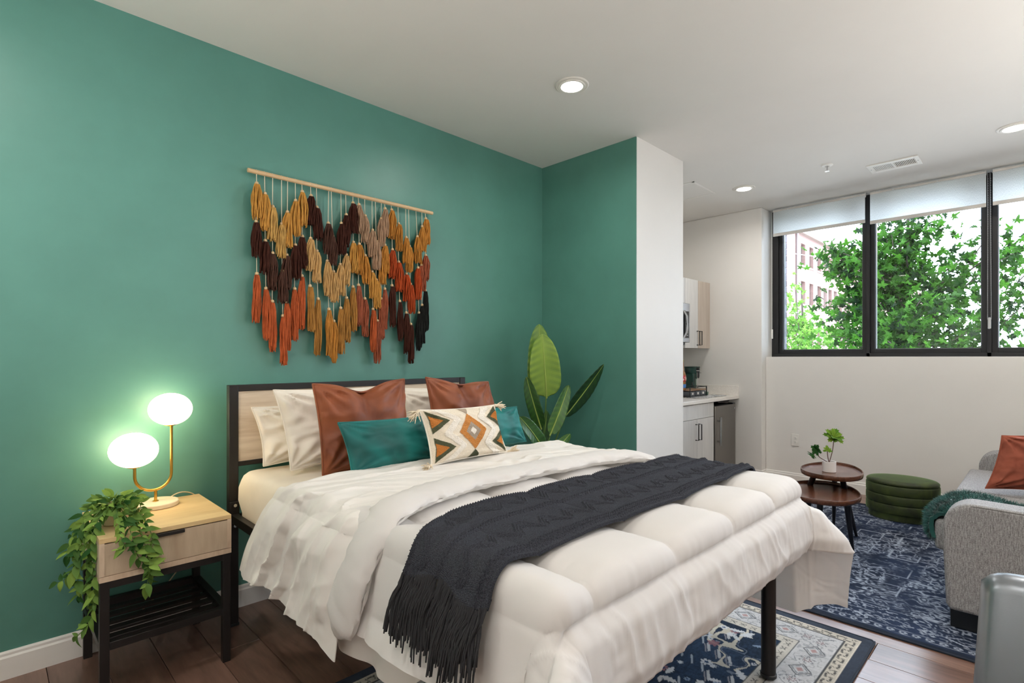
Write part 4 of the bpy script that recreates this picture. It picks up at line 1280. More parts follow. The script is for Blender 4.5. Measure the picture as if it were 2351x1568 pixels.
for k in range(5):
    y = ny0 + .075 + k * .074
    MB().box(nx0 + .032, nx1 - .032, y, y + .042, .210, .222).build('slat', M_BLACK, ns, bevel=.002)
q = MB(); q.tube([(.505, 2.80, .463), (.51, 2.80, .449), (.525, 2.80, .444), (.54, 2.80, .449), (.545, 2.80, .463)], .004, 6); q.build('cable_loop', M_WHITEPL, ns, smooth=True)

# ================================================================== TABLE LAMP
lx, ly, lz = .547, 2.845, .627
lamp = thing('table_lamp', 'brass U-shaped table lamp with two glowing white globes on the nightstand', 'lamp', (lx, ly, lz))
MB().lathe([(.086, 0), (.090, .003), (.090, .018), (.087, .021), (.01, .0215)], (lx, ly, lz), 48).build('base', mat('lamp_base_cream', '#e6d9bd', .5), lamp, smooth=True)
q = MB(); q.tube([(lx, ly, lz + .02), (lx, ly, .700)], .0062, 14); q.lathe([(.012, .021), (.012, .025), (.007, .027)], (lx, ly, lz), 20); q.build('short_stem', M_BRASS, lamp, smooth=True)
xa, xc = .4685, .6085; rU = (xc - xa) / 2; cxU = (xa + xc) / 2; zU = .700 + rU
pts = [(xc, ly, .998 - .01 * k) for k in range(0, int((.998 - zU) / .01))]
pts += [(cxU + rU * math.cos(a), ly, zU + rU * math.sin(a)) for a in [-PI * k / 24 for k in range(25)]]
pts += [(xa, ly, zU + .01 * k) for k in range(1, int((.815 - zU) / .01) + 1)]
q = MB(); q.tube(pts, .0062, 14); q.build('u_tube', M_BRASS, lamp, smooth=True)
M_GLOBE = mat('opal_glass', '#fffaf0', .3, emit=('#ffe0b4', GLOBE_E))
for x, zc, rx, rz in ((.4655, .889, .0925, .0765), (.605, 1.062, .0875, .0735)):
    prof = []
    for k in range(25):
        a = -1.25 + (1.25 + PI / 2) * k / 24
        prof.append((max(.0005, rx * math.cos(a)), rz * math.sin(a)))
    g = MB().lathe(prof, (x, ly, zc), 48).build('globe', M_GLOBE, lamp, smooth=True, angle=80)
    MB().lathe([(.0064, -rz - .006), (.026, -rz + .0005), (.028, -rz + .0035), (.0064, -rz + .004)], (x, ly, zc), 28).build('globe_holder', M_BRASS, lamp, smooth=True)
K = [(lx + .06, ly + .05, lz + .012), (.63, 2.90, lz + .03), (.67, 2.925, lz + .03), (.72, 2.953, lz + .012), (.755, 2.962, .60), (.76, 2.962, .4), (.6, 2.955, .2), (.42, 2.95, .05), (.40, 2.94, .012)]
q = MB(); q.tube([tuple(p) for p in lerp_path(K, 60)], .0028, 6); q.build('power_cord', M_CORD, lamp, smooth=True)

# ================================================================== TRAILING PLANT
M_VINE = leaf_shader('vine_leaf', '#2f5a2a', '#8fb052', .18)
M_STEM = mat('vine_stem', '#587a38', .6)
def leaf_blade(L, w, fold=.25, curl=.3, n=6):
    vs = []; fs = []
    for i in range(n + 1):
        t = i / n
        ww = w * math.sin(PI * min(1, t ** .8)) ** .9 * (1 - .25 * t) + .0004
        z = -curl * L * t * t
        for s in (-1, -.5, 0, .5, 1):
            vs.append((s * ww, L * t, z + abs(s) * ww * fold))
    for i in range(n):
        for k in range(4):
            a = i * 5 + k; fs.append((a, a + 1, a + 6, a + 5))
    me = bpy.data.meshes.new('leaf'); me.from_pydata(vs, [], fs)
    me.polygons.foreach_set('use_smooth', [True] * len(me.polygons))
    return me
vleaf = [leaf_blade(.050, .0125, .3, .3), leaf_blade(.040, .011, .4, .5), leaf_blade(.058, .014, .2, .2), leaf_blade(.034, .009, .3, .1)]
for me in vleaf: me.materials.append(M_VINE)
vb = Vector((.375, 2.665, .627))
vine = thing('trailing_plant', 'trailing leafy green vine in a small pot spilling over the nightstand', 'plant', tuple(vb))
MB().lathe([(.042, 0), (.047, .003), (.055, .075), (.057, .08), (.052, .08), (.044, .055)], tuple(vb), 28).build('pot', mat('vine_pot', '#e5d3ae', .5), vine, smooth=True)
MB().lathe([(.045, .058), (.052, .070), (.02, .074), (.001, .074)], tuple(vb), 20).build('soil', mat('dark_soil', '#2a1f18', .95), vine, smooth=True)
rv = random.Random(21)
def add_leaf(p, d, sc=1.0):
    d = Vector(d).normalized()
    me = rv.choice(vleaf)
    up = Vector((-.5 + rv.uniform(-.6, .6), -.6 + rv.uniform(-.6, .6), .55 + rv.uniform(-.6, .6)))
    xax = d.cross(up)
    if xax.length < .1: xax = d.cross(Vector((1, 0, .2)))
    xax.normalize(); zax = xax.cross(d)
    M = Matrix((xax, d, zax)).transposed().to_4x4()
    s = sc * rv.uniform(.65, 1.1)
    o = link_obj('leaf', me, vine); o.matrix_local = Matrix.Translation(Vector(p) - vb) @ M @ Matrix.Scale(s, 4)
top = vb + Vector((0, 0, .075))
strands = [
  [top, (.335, 2.60, .725), (.275, 2.57, .665), (0.2620, 2.5800, 0.5642), (0.2427, 2.5800, 0.5116), (0.2128, 2.6000, 0.4570), (0.1918, 2.6200, 0.4523)],
  [top, (.33, 2.62, .72), (.27, 2.60, .66), (0.2530, 2.6200, 0.5980), (0.2336, 2.6200, 0.5612)],
  [top, (.34, 2.58, .72), (.283, 2.53, .655), (0.2890, 2.5300, 0.5128), (0.2916, 2.5300, 0.4134), (0.2890, 2.5300, 0.3322), (0.2761, 2.5300, 0.2875), (0.2437, 2.5500, 0.2594)],
  [top, (.35, 2.60, .72), (.285, 2.56, .65), (0.2794, 2.5600, 0.5236), (0.2729, 2.5600, 0.4429), (0.2794, 2.5600, 0.3665)],
  [top, (.36, 2.56, .725), (.36, 2.47, .665), (.362, 2.436, .60), (0.3878, 2.4300, 0.5757), (0.3505, 2.4300, 0.5852)],
  [top, (.39, 2.56, .73), (.41, 2.48, .68), (.425, 2.44, .63), (0.4358, 2.4300, 0.5667), (0.4498, 2.4300, 0.4961), (0.4400, 2.4300, 0.4287)],
  [top, (.40, 2.57, .73), (.43, 2.49, .69), (.452, 2.44, .64), (0.4597, 2.4300, 0.5859), (0.4740, 2.4300, 0.5063), (0.4569, 2.4300, 0.4689)],
  [top, (.37, 2.57, .73), (.385, 2.48, .67), (.395, 2.44, .62), (0.4013, 2.4300, 0.5673), (0.4178, 2.4300, 0.5216), (0.4498, 2.4300, 0.4961)],
  [top, (.32, 2.66, .735), (.27, 2.67, .68), (.235, 2.67, .60), (.225, 2.66, .54)],
  [top, (.31, 2.62, .73), (.262, 2.60, .665), (.24, 2.59, .57), (.245, 2.58, .49), (.25, 2.58, .40)],
  [top, (.42, 2.66, .75), (.445, 2.62, .72), (.452, 2.58, .66)],
]
for st in strands:
    P_ = lerp_path([tuple(p) for p in st], 40)
    for _ in range(4): P_[1:-1] = (P_[:-2] + 2 * P_[1:-1] + P_[2:]) / 4
    MB().tube([tuple(p) for p in P_], .0016, 5).build('stem', M_STEM, vine, smooth=True)
    L_ = np.r_[0, np.cumsum(np.linalg.norm(np.diff(P_, axis=0), axis=1))]
    s_ = .06; side = 1
    while s_ < L_[-1]:
        p = Vector([np.interp(s_, L_, P_[:, i]) for i in range(3)])
        tdir = Vector([np.interp(min(s_ + .01, L_[-1]), L_, P_[:, i]) for i in range(3)]) - p
        if tdir.length < 1e-5: tdir = Vector((0, 0, -1))
        tdir.normalize()
        for sd in (1, -1):
            lat = tdir.cross(Vector((.7, .7, 0))) * sd + Vector((rv.uniform(-.5, .5), rv.uniform(-.7, .2), rv.uniform(-.5, .4)))
            if p.y > 2.40 and p.x > .29 and p.z < .63: lat.y = min(lat.y, -.15)
            if p.x < .29: lat.x = min(lat.x, .05)
            if lat.length > .05: add_leaf(p, lat * .8 + tdir * .5, 1.0)
        s_ += rv.uniform(.019, .030)
    add_leaf(Vector(P_[-1]), tdir, 1.0)
for k in range(70):
    a = rv.uniform(0, 2 * PI); r_ = rv.uniform(.01, .085)
    p = vb + Vector((r_ * math.cos(a), r_ * math.sin(a) - .02, .075 + .028 * rv.random() + .02 * (1 - r_ / .085)))
    add_leaf(p, (math.cos(a), math.sin(a), rv.uniform(-.3, .7)), 1.05)

# ================================================================== WALL HANGING
TY = 2.935
TC = dict(M='#c08c44', L='#bd9656', T='#bf9862', A='#b67c38', O='#ad5530', R='#925039', S='#a84724', D='#41241c', E='#4c332a', C='#a3743a', B='#a5866c', K='#1f211f')
TM = {k: mat('yarn_' + k, v, .95, spec=.15, noise=((60, 60, 25), .22, 3), bump=((700, 700, 200), .4)) for k, v in TC.items()}
ROWS = [
(1.014,[(1.013,2.217,2.026,'M'),(1.011,2.015,1.829,'D'),(1.014,1.741,1.488,'O')]),
(1.055,[(1.055,2.172,1.976,'M'),(1.057,1.922,1.746,'D'),(1.06,1.668,1.398,'O')]),
(1.097,[(1.095,2.111,1.926,'L'),(1.095,1.861,1.664,'E'),(1.093,1.601,1.337,'O')]),
(1.144,[(1.143,2.026,1.841,'L'),(1.146,1.772,1.596,'E'),(1.149,1.526,1.265,'O')]),
(1.177,[(1.174,2.097,1.903,'M'),(1.17,1.861,1.671,'E'),(1.169,1.603,1.345,'O')]),
(1.219,[(1.219,2.169,1.971,'M'),(1.217,1.923,1.733,'D'),(1.213,1.68,1.398,'O')]),
(1.256,[(1.256,2.227,2.035,'M'),(1.256,1.977,1.801,'D'),(1.253,1.756,1.462,'O')]),
(1.306,[(1.306,2.215,2.049,'D'),(1.304,1.973,1.788,'T'),(1.3,1.704,1.449,'C')]),
(1.34,[(1.34,2.156,1.97,'D'),(1.34,1.907,1.728,'T'),(1.347,1.634,1.317,'C')]),
(1.413,[(1.408,2.078,1.897,'E'),(1.403,1.858,1.657,'T'),(1.412,1.58,1.313,'A')]),
(1.429,[(1.435,2.008,1.838,'E'),(1.441,1.8,1.625,'T'),(1.442,1.512,1.274,'A')]),
(1.489,[(1.489,2.091,1.908,'D'),(1.482,1.848,1.667,'T'),(1.485,1.591,1.325,'C')]),
(1.519,[(1.52,2.148,1.96,'D'),(1.52,1.91,1.726,'T'),(1.522,1.654,1.393,'C')]),
(1.566,[(1.564,2.227,2.046,'D'),(1.566,1.991,1.808,'M'),(1.563,1.724,1.458,'C')]),
(1.601,[(1.603,2.225,2.053,'B'),(1.605,1.987,1.803,'A'),(1.6,1.738,1.494,'R')]),
(1.644,[(1.644,2.165,1.998,'B'),(1.644,1.922,1.75,'A'),(1.642,1.659,1.432,'R')]),
(1.694,[(1.694,2.086,1.92,'B'),(1.692,1.829,1.664,'M'),(1.698,1.598,1.339,'O')]),
(1.717,[(1.722,2.02,1.84,'B'),(1.72,1.781,1.604,'M'),(1.728,1.528,1.269,'R')]),
(1.759,[(1.756,2.169,1.99,'B'),(1.761,1.926,1.757,'A'),(1.755,1.667,1.419,'R')]),
(1.783,[(1.783,2.236,2.053,'B'),(1.781,2.007,1.83,'A'),(1.781,1.731,1.482,'R')]),
(1.83,[(1.83,2.238,2.056,'A'),(1.836,1.986,1.803,'S'),(1.833,1.757,1.497,'D')]),
(1.88,[(1.882,2.159,1.983,'A'),(1.882,1.913,1.726,'S'),(1.89,1.662,1.409,'D')]),
(1.938,[(1.938,2.08,1.909,'A'),(1.941,1.843,1.666,'S'),(1.94,1.59,1.328,'D')]),
(1.961,[(1.964,2.025,1.855,'A'),(1.972,1.78,1.59,'S'),(1.974,1.518,1.267,'D')]),
(2.018,[(2.026,2.099,1.92,'A'),(2.031,1.894,1.686,'S'),(2.038,1.596,1.351,'K')]),
(2.065,[(2.064,2.172,2.004,'A'),(2.058,1.915,1.742,'R'),(2.064,1.649,1.395,'K')]),
(2.093,[(2.093,2.23,2.053,'A'),(2.091,1.985,1.816,'R'),(2.088,1.749,1.476,'K')])]
hang = thing('tassel_wall_hanging', 'wall hanging of yarn tassels in mustard, brown and orange on a wooden rod', 'wall hanging', (1.56, TY, 1.25))
MB().tube([(.970, TY, 2.278), (2.152, TY, 2.278)], .0115, 16).build('rod', wood('rod_wood', '#cfa878', '#e6c69c', (2, 30, 30), .5, .03), hang, smooth=True)
for x in (1.05, 2.07): MB().tube([(x, TY + .002, 2.29), (x, YG - .001, 2.293)], .003, 6).build('wall_nail', M_STEEL, hang)
M_BEAD = mat('wooden_bead', '#d8b98c', .5); M_STRING = mat('cotton_string', '#d7cdb4', .9)
rw = random.Random(6)
_bead = None
for x0, row in ROWS:
    P_ = [(x0, TY - .0125, 2.278), (x0, TY, 2.2905), (x0, TY + .0125, 2.278), (x0, TY, 2.2655)]
    pts = [(x0, TY - .0005, 2.266)]
    for (bx, bz, ez, c) in row: pts.append((bx, TY - .004, bz))
    q = MB(); q.tube(P_ + [P_[0]], .0017, 5); q.tube(pts, .0021, 5); q.build('string', M_STRING, hang, smooth=True)
    for ri, (bx, bz, ez, c) in enumerate(row):
        L_ = bz - .008 - ez
        yo = TY - .010 - .006 * rw.random()
        q = MB(); n = 34
        rmax = rw.uniform(.0245, .0285) if ri < 2 else rw.uniform(.019, .0235)
        sway = rw.uniform(-.006, .006)
        for s in range(n):
            a = 2 * PI * s / n + rw.uniform(-.2, .2); rr = rmax * math.sqrt((s % 5 + .6) / 5.2)
            lw = rw.uniform(.90, 1.04); ph = rw.uniform(0, 6)
            pp = []
            for k in range(7):
                t = k / 6
                fl = .30 + .70 * math.sin(min(1, t * 2.2 + .08) * PI / 2) - (.16 * t if ri == 2 else .10 * t)
                r2 = rr * fl
                pp.append((bx + r2 * math.cos(a) * 1.12 + .0030 * math.sin(ph + t * 7) + sway * t, min(YG - .003, yo + r2 * math.sin(a) * .8 + .0015 * math.cos(ph + t * 8)), bz - .008 - L_ * lw * t))
            q.tube(pp, [.0030, .0036, .0036, .0035, .0035, .0034, .0028], 5)
        t_ = q.build('tassel', TM[c], hang, smooth=True)
        b = MB().lathe([(.0015, -.0095), (.0062, -.0072), (.0092, -.003), (.0095, .001), (.0085, .005), (.005, .0085), (.0015, .0098)], (bx, TY - .006, bz), 14).build('bead', M_BEAD, t_, smooth=True)

# ================================================================== BIRD OF PARADISE IN THE CORNER
M_BLEAF = NT('banana_leaf'); _q = M_BLEAF
_at = _q.n('Attribute'); _at.attribute_name = 'tone'
_v = _q.coord((1, 1, 1)); _oi = _q.n('ObjectInfo')
_col = _q.ramp(_at.outputs['Fac'], [(0.0, lin('#1c3a22')), (.45, lin('#3d6a2b')), (1.0, lin('#8aa83f'))])
_q.l(_col, _q.b.inputs['Base Color']); _q.b.inputs['Roughness'].default_value = .38
M_BLEAF = _q.m
M_RIB = mat('leaf_rib', '#9db257', .5)
bp = thing('bird_of_paradise_plant', 'potted plant with tall paddle-shaped leaves in the green corner behind the bed', 'plant', (2.84, 2.56, 0))
MB().lathe([(.12, 0), (.125, .01), (.155, .30), (.16, .32), (.145, .32), (.135, .27)], (2.84, 2.56, 0), 36).build('pot', mat('dark_planter', '#2b2a29', .6), bp, smooth=True)
MB().lathe([(.138, .275), (.13, .285), (.001, .288)], (2.84, 2.56, 0), 24).build('soil', MATS['dark_soil'], bp, smooth=True)
def paddle(base, tip, width, facing, tone, bend=.06, fold=.18, seed=0, notch=True):
    b = np.array(base); e = np.array(tip); L = np.linalg.norm(e - b); d = (e - b) / L
    f = np.array(facing, float); f -= d * f.dot(d); f /= np.linalg.norm(f); s = np.cross(d, f)
    n, m = 40, 15
    t = np.linspace(0, 1, n)[:, None]; w = np.linspace(-1, 1, m)[None, :]
    prof = np.clip(1 - np.abs(2 * t ** .85 - 1) ** 2.6, 0, 1) ** .55 * (1 - .22 * t); prof[0] = .04; prof[-1] = .05
    rs = np.random.RandomState(seed)
    W_ = width * prof * (1 + 0 * w)
    ripple = .0012 * np.sin(t * 60 + np.abs(w) * 5) * np.abs(w) + .006 * np.sin(t * 7 + seed + w * 1.5) * np.abs(w)
    G = b + d * (t * L + .05 * np.abs(w) * L * (1 - t) * .6)[..., None] + s * (w * W_)[..., None] + f * (bend * L * np.sin(PI * t) * .6 - bend * L * t * t * 1.6 + np.abs(w) * W_ * fold + ripple)[..., None]
    q = MB(); q.grid(G)
    o = q.build('leaf', M_BLEAF, bp, smooth=True, angle=180, solid=.0012)
    tn = np.clip(tone + .16 * np.sin(t * 60 + np.abs(w) * 6) * np.abs(w) + .12 * (1 - np.abs(w)) ** 4 + .12 * fbm(t * 4 + 0 * w, w * 2 + 0 * t, seed), 0, 1)
    a = o.data.attributes.new('tone', 'FLOAT', 'POINT'); a.data.foreach_set('value', tn.ravel())
    mid = G[:, m // 2] + f * .003 * (1 if True else 0)
    MB().tube([tuple(p) for p in mid[::3]], [.0055 * (1 - .8 * k / 13) for k in range(len(mid[::3]))], 6).build('midrib', M_RIB, o, smooth=True)
    c0 = np.array((2.84, 2.56, .28)) + np.array([rs.uniform(-.03, .03), rs.uniform(-.03, .03), 0])
    K = [c0, c0 * .5 + b * .5 + np.array([0, 0, .05]), b, b + d * .06]
    MB().tube([tuple(p) for p in lerp_path(K, 16)], [.010 - .0004 * k for k in range(16)], 8).build('stem', M_STEM, bp, smooth=True)
FC = (-.68, -.70, .12)
paddle((2.8505, 2.5200, 1.0087), (2.7863, 2.5000, 1.4614), .122, FC, .80, .05, .10, 1)
paddle((2.8724, 2.6200, 1.0308), (2.8693, 2.6000, 1.5432), .100, (-.5, -.8, .1), .62, .03, .12, 2)
paddle((3.0352, 2.5200, 0.8504), (3.2400, 2.2913, 1.2441), .075, (-.35, -.60, -.70), .05, .02, .15, 3)
paddle((2.7282, 2.4600, 0.8047), (2.5547, 2.4400, 1.1625), .055, (-.8, -.45, .2), .30, .03, .25, 4)
paddle((2.8150, 2.4600, 0.7505), (3.0128, 2.4400, 1.0992), .060, (-.35, -.85, .2), .42, .03, .25, 5)
paddle((2.6971, 2.4200, 0.6778), (2.4759, 2.4000, 0.9109), .065, (-.5, -.6, .5), .28, .05, .2, 6)
paddle((2.7967, 2.4200, 0.6203), (2.9733, 2.4000, 0.7590), .040, (-.5, -.6, .5), .36, .05, .2, 7)
paddle((2.90, 2.62, .62), (3.12, 2.74, .90), .05, (-.3, -.7, .4), .2, .05, .2, 8)

# ================================================================== SIDE TABLES, POTTED SUCCULENT, OTTOMAN
M_WALNUT = wood('walnut', '#3f241a', '#6d4430', (3, 18, 18), .22, .04)
M_TLEG = mat('black_table_leg', '#17161a', .3)
def tray_table(label, c, z, rx, ry, rot, legs, group):
    t = thing('tray_side_table', label, 'side table', (c[0], c[1], 0), group)
    shp = lambda a: 1 + .05 * math.cos(3 * a + .4)
    pr = [(.02, -.033), (.96, -.033), (.985, -.030), (1.0, -.018), (1.0, -.002), (.992, .001), (.968, .001), (.960, -.004), (.955, -.014), (.90, -.016), (.02, -.016)]
    MB().lathe([(r * rx, zz) for r, zz in pr], (c[0], c[1], z), 72, sx=1, sy=ry / rx, rot=rot, shape=shp).build('tray', M_WALNUT, t, smooth=True, angle=50)
    for (tx, ty), (fx, fy) in legs:
        MB().tube([(tx, ty, z - .032), ((tx + fx) / 2, (ty + fy) / 2, (z - .03) / 2), (fx, fy, 0.013)], [.019, .0155, .0095], 14).build('leg', M_TLEG, t, smooth=True)
    return t
tray_table('higher round-cornered walnut tray table holding the potted succulent', (4.285, 1.075), .505, .29, .19, .18, [((4.135, 1.15), (4.34, 1.36)), ((4.18, .99), (4.46, .965)), ((4.45, 1.10), (4.62, 1.15))], 'nesting tray tables')
tray_table('lower walnut tray table nested in front of the higher one', (3.99, 1.075), .408, .31, .24, .12, [((3.93, .905), (4.078, .903)), ((3.79, 1.02), (3.90, 1.06)), ((4.14, 1.17), (4.20, 1.24))], 'nesting tray tables')

pc = Vector((4.2533, 1.0871, 0.4910)); pc.z = .489
pp_ = thing('potted_succulent', 'small lobed green succulent in a white pot on the higher tray table', 'plant', tuple(pc))
MB().lathe([(.040, 0), (.043, .002), (.0435, .073), (.042, .075), (.039, .074), (.039, .060), (.001, .060)], tuple(pc), 32).build('pot', mat('white_ceramic', '#e6e2e0', .35), pp_, smooth=True)
MB().lathe([(.0385, .060), (.03, .064), (.001, .065)], tuple(pc), 20).build('soil', MATS['dark_soil'], pp_, smooth=True)
M_SUCC = leaf_shader('succulent_leaf', '#4c7a22', '#8fae3c', .15); M_SUCD = leaf_shader('succulent_dark', '#1f4a22', '#3f6e33', .1)
M_TWIG = mat('succulent_stem', '#5d3b30', .6)
q = MB
def lobed_leaf(L, w):
    vs = [(0, 0, 0)]; fs = []
    out = [(-.12, .1), (-.45, .35), (-.30, .42), (-.55, .62), (-.34, .66), (-.42, .88), (-.15, .86), (0, 1.0), (.15, .86), (.42, .88), (.34, .66), (.55, .62), (.30, .42), (.45, .35), (.12, .1)]
    vs += [(x * w, y * L, -.25 * L * y * y + .3 * abs(x) * w) for x, y in out]
    fs = [(0, i, i + 1) for i in range(1, len(out))]
    me = bpy.data.meshes.new('leaf'); me.from_pydata(vs, [], fs); return me
lob = lobed_leaf(.062, .036); lob.materials.append(M_SUCC); lobd = lobed_leaf(.050, .030); lobd.materials.append(M_SUCD)
def rosette(c, nrm, n, me, sc, spread=1.1):
    nrm = Vector(nrm).normalized(); a0 = nrm.orthogonal().normalized(); b0 = nrm.cross(a0)
    for k in range(n):
        a = 2.4 * k; el = spread * (.5 + .5 * k / n)
        d = (a0 * math.cos(a) + b0 * math.sin(a)) * math.sin(el) + nrm * math.cos(el)
        x = d.cross(nrm); 
        if x.length < 1e-3: x = a0
        x.normalize(); zz = x.cross(d)
        o = link_obj('leaf', me, pp_); o.matrix_local = Matrix.Translation(Vector(c) - pc) @ Matrix((x, d, zz)).transposed().to_4x4() @ Matrix.Scale(sc * rv.uniform(.85, 1.15), 4)
h1 = pc + Vector((.02, -.025, .245)); h2 = pc + Vector((-.055, .06, .155)); h3 = pc + Vector((-.012, .008, .150))
for hh, b_, in ((h1, (.02, -.01)), (h2, (-.04, .05)), (h3, (-.02, .0))):
    K = [pc + Vector((0, 0, .062)), pc.lerp(hh, .5) + Vector((b_[0] * .6, b_[1] * .6, .03)), hh]
    MB().tube([tuple(p) for p in lerp_path([tuple(p) for p in K], 14)], .0028, 6).build('stem', M_TWIG, pp_, smooth=True)
rosette(h1, (-.45, -.45, .8), 15, lob, 1.1, 1.5)
rosette(h2, (-.6, .3, -.1), 11, lobd, .9, 1.5)
rosette(h2 + Vector((-.02, .02, -.03)), (-.3, .5, -.7), 8, lobd, .9, 1.2)
rosette(h3, (-.4, -.3, .6), 8, lob, .55, 1.4)

M_OLIVE = NT('olive_velvet'); _q = M_OLIVE
_v = _q.coord((1, 1, 1)); _t = _q.n('TexNoise', Scale=7.0, Detail=4.0, Distortion=1.2); _q.l(_v, _t.inputs['Vector'])
_q.l(_q.ramp(_t.outputs['Fac'], [(.35, lin('#232b12')), (.7, lin('#44521f'))]), _q.b.inputs['Base Color'])
_q.b.inputs['Roughness'].default_value = .6; _q.b.inputs['Sheen Weight'].default_value = .8; _q.b.inputs['Sheen Roughness'].default_value = .3; _q.b.inputs['Sheen Tint'].default_value = (*lin('#9cc58a'), 1)
M_OLIVE = _q.m
oc = (5.262, .822)
ott = thing('ottoman', 'oval olive green velvet storage ottoman with stacked padded bands', 'ottoman', (oc[0], oc[1], 0))
kw = dict(n=64, sx=.205 / .245, sy=1.0, rot=.12)
MB().lathe([(.22, .009), (.226, .012), (.226, .062), (.22, .064)], (*oc, 0), **kw).build('plinth', M_OLIVE, ott, smooth=True)
for k, (za, zb) in enumerate(((.062, .137), (.137, .209), (.209, .286))):
    MB().lathe([(.232, za + .0005), (.2405, za + .0025), (.2440, za + .008), (.2450, (za + zb) / 2), (.2440, zb - .008), (.2405, zb - .0025), (.232, zb - .0005)], (*oc, 0), **kw).build('padded_band', M_OLIVE, ott, smooth=True, angle=80)
l = MB().lathe([(.225, .287), (.238, .289), (.242, .297), (.240, .308), (.228, .317), (.18, .322), (.10, .325), (.001, .326)], (*oc, 0), **kw).build('lid', M_OLIVE, ott, smooth=True, angle=80)

# ================================================================== SOFA
q = NT('grey_tweed'); v = q.coord((1, 1, 1)); t_ = q.n('TexNoise', Scale=190.0, Detail=3.0); q.l(v, t_.inputs['Vector'])
v2 = q.coord((260, 260, 35)); t2 = q.n('TexNoise', Scale=1.0, Detail=2.0); q.l(v2, t2.inputs['Vector'])
mx = q.n('Mix', data_type='FLOAT'); mx.inputs['Factor'].default_value = .5; q.l(t_.outputs['Fac'], mx.inputs[2]); q.l(t2.outputs['Fac'], mx.inputs[3])
q.l(q.ramp(mx.outputs[0], [(.38, lin('#777575')), (.62, lin('#aeadad'))]), q.b.inputs['Base Color'])
q.bump(mx.outputs[0], .35, .001); q.b.inputs['Roughness'].default_value = .9
M_TWEED = q.m
sofa = thing('sofa', 'light grey tweed two-seat sofa with rounded arms and block feet', 'sofa', (4.31, -.08, 0))
def arm(x0, x1):
    pr = [(-.55, .095), (.325, .095), (.340, .12), (.352, .40)]
    pr += [(.352 - .115 + .115 * math.cos(a), .497 + .115 * math.sin(a)) for a in [PI / 2 * k / 10 for k in range(11)]]
    pr += [(-.40, .60), (-.55, .56)]
    A = [(x0, y, z) for y, z in pr]
    o = MB().prism_dir(A, (x1 - x0, 0, 0)).build('arm', M_TWEED, sofa, bevel=.020, seg=4)
    for x in (x0 + .004, x1 - .004):
        s = .010
        MB().tube([(x, y - (.012 if y > .2 else 0), z - (.010 if z > .45 else 0)) for y, z in pr[2:-1]], .0032, 6).build('piping', mat('tweed_piping', '#55524f', .9) if 'tweed_piping' not in MATS else MATS['tweed_piping'], o, smooth=True)
arm(3.268, 3.430); arm(5.205, 5.365)
MB().box(3.43, 5.205, -.50, .335, .10, .315).build('seat_base', M_TWEED, sofa, bevel=.015, seg=3)
MB().box(3.28, 5.35, -.66, -.42, .10, .86).build('back_frame', M_TWEED, sofa, bevel=.04, seg=4)
def cush(x0, x1, y0, y1, z0, z1, name):
    o = MB().box(x0, x1, y0, y1, z0, z1).build(name, M_TWEED, sofa, bevel=.035, seg=5)
    m = o.modifiers.new('s', 'SUBSURF'); m.levels = 1; m.render_levels = 1
cush(3.437, 4.318, -.38, .405, .318, .478, 'seat_cushion'); cush(4.324, 5.198, -.38, .405, .318, .478, 'seat_cushion')
cush(3.44, 4.318, -.45, -.22, .47, .84, 'back_cushion'); cush(4.324, 5.195, -.45, -.22, .47, .84, 'back_cushion')
for x in (3.285, 5.25):
    for y in (.205, -.60):
        MB().prism_dir([(x + .01, y, 0.009), (x + .09, y, 0.009), (x + .10, y, .096), (x, y, .096)], (0, .12, 0)).build('foot', M_DARKPL, sofa, bevel=.002)
M_RUST = fabric('rust_linen', '#9c5541', .85, 500, .4, .16, vscale=14)
pillow('linen_cushion', 'rust orange linen cushion propped up on the grey sofa', 'cushion', ((4.3600, 0.1895, 0.8276), (4.62, -.17, .86), (4.56, -.13, .49), (4.3000, 0.2607, 0.5069)), .075, M_RUST, None, pr=.003, wr=.016, seed=23, pin=.07)

# faux fur throw bunched over the seat beside the near arm
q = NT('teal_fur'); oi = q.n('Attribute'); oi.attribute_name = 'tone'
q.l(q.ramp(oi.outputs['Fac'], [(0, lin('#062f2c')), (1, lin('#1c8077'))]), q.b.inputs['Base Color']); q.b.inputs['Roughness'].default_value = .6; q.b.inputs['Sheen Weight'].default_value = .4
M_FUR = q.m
fur = thing('fur_throw', 'teal faux fur throw bunched on the sofa seat beside the near arm', 'throw', (3.62, .2, .36))
K = np.array([(-.12, .50), (.02, .525), (.14, .565), (.25, .585), (.345, .575), (.415, .530), (.452, .465), (.450, .405), (.425, .375)])
yy = np.interp(np.linspace(0, 8, 60), range(9), K[:, 0]); zz = np.interp(np.linspace(0, 8, 60), range(9), K[:, 1])
for _ in range(5):
    yy[1:-1] = (yy[:-2] + 2 * yy[1:-1] + yy[2:]) / 4; zz[1:-1] = (zz[:-2] + 2 * zz[1:-1] + zz[2:]) / 4
xx = np.linspace(3.445, 3.80, 40)
XX, IY = np.meshgrid(xx, np.arange(60)); 
e = np.sin(PI * np.clip((XX - 3.43) / .385, 0, 1)) ** .35
G = np.stack([XX, yy[IY] - .05 * (1 - e), .492 + (zz[IY] - .492) * np.where(zz[IY] > .492, e, 1)], -1)
Nf = normals(G)
if Nf[10, 20, 2] < 0: Nf = -Nf
G = G + Nf * (.020 * fbm(XX * 14, IY * .22, 5))[..., None]
o = shell(G, Nf, .02).build('throw_body', M_FUR, fur, smooth=True, angle=80)
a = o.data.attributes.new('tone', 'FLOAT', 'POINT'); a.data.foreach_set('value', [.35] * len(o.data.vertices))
rr_ = np.random.RandomState(3); V_ = []; F_ = []; tn = []
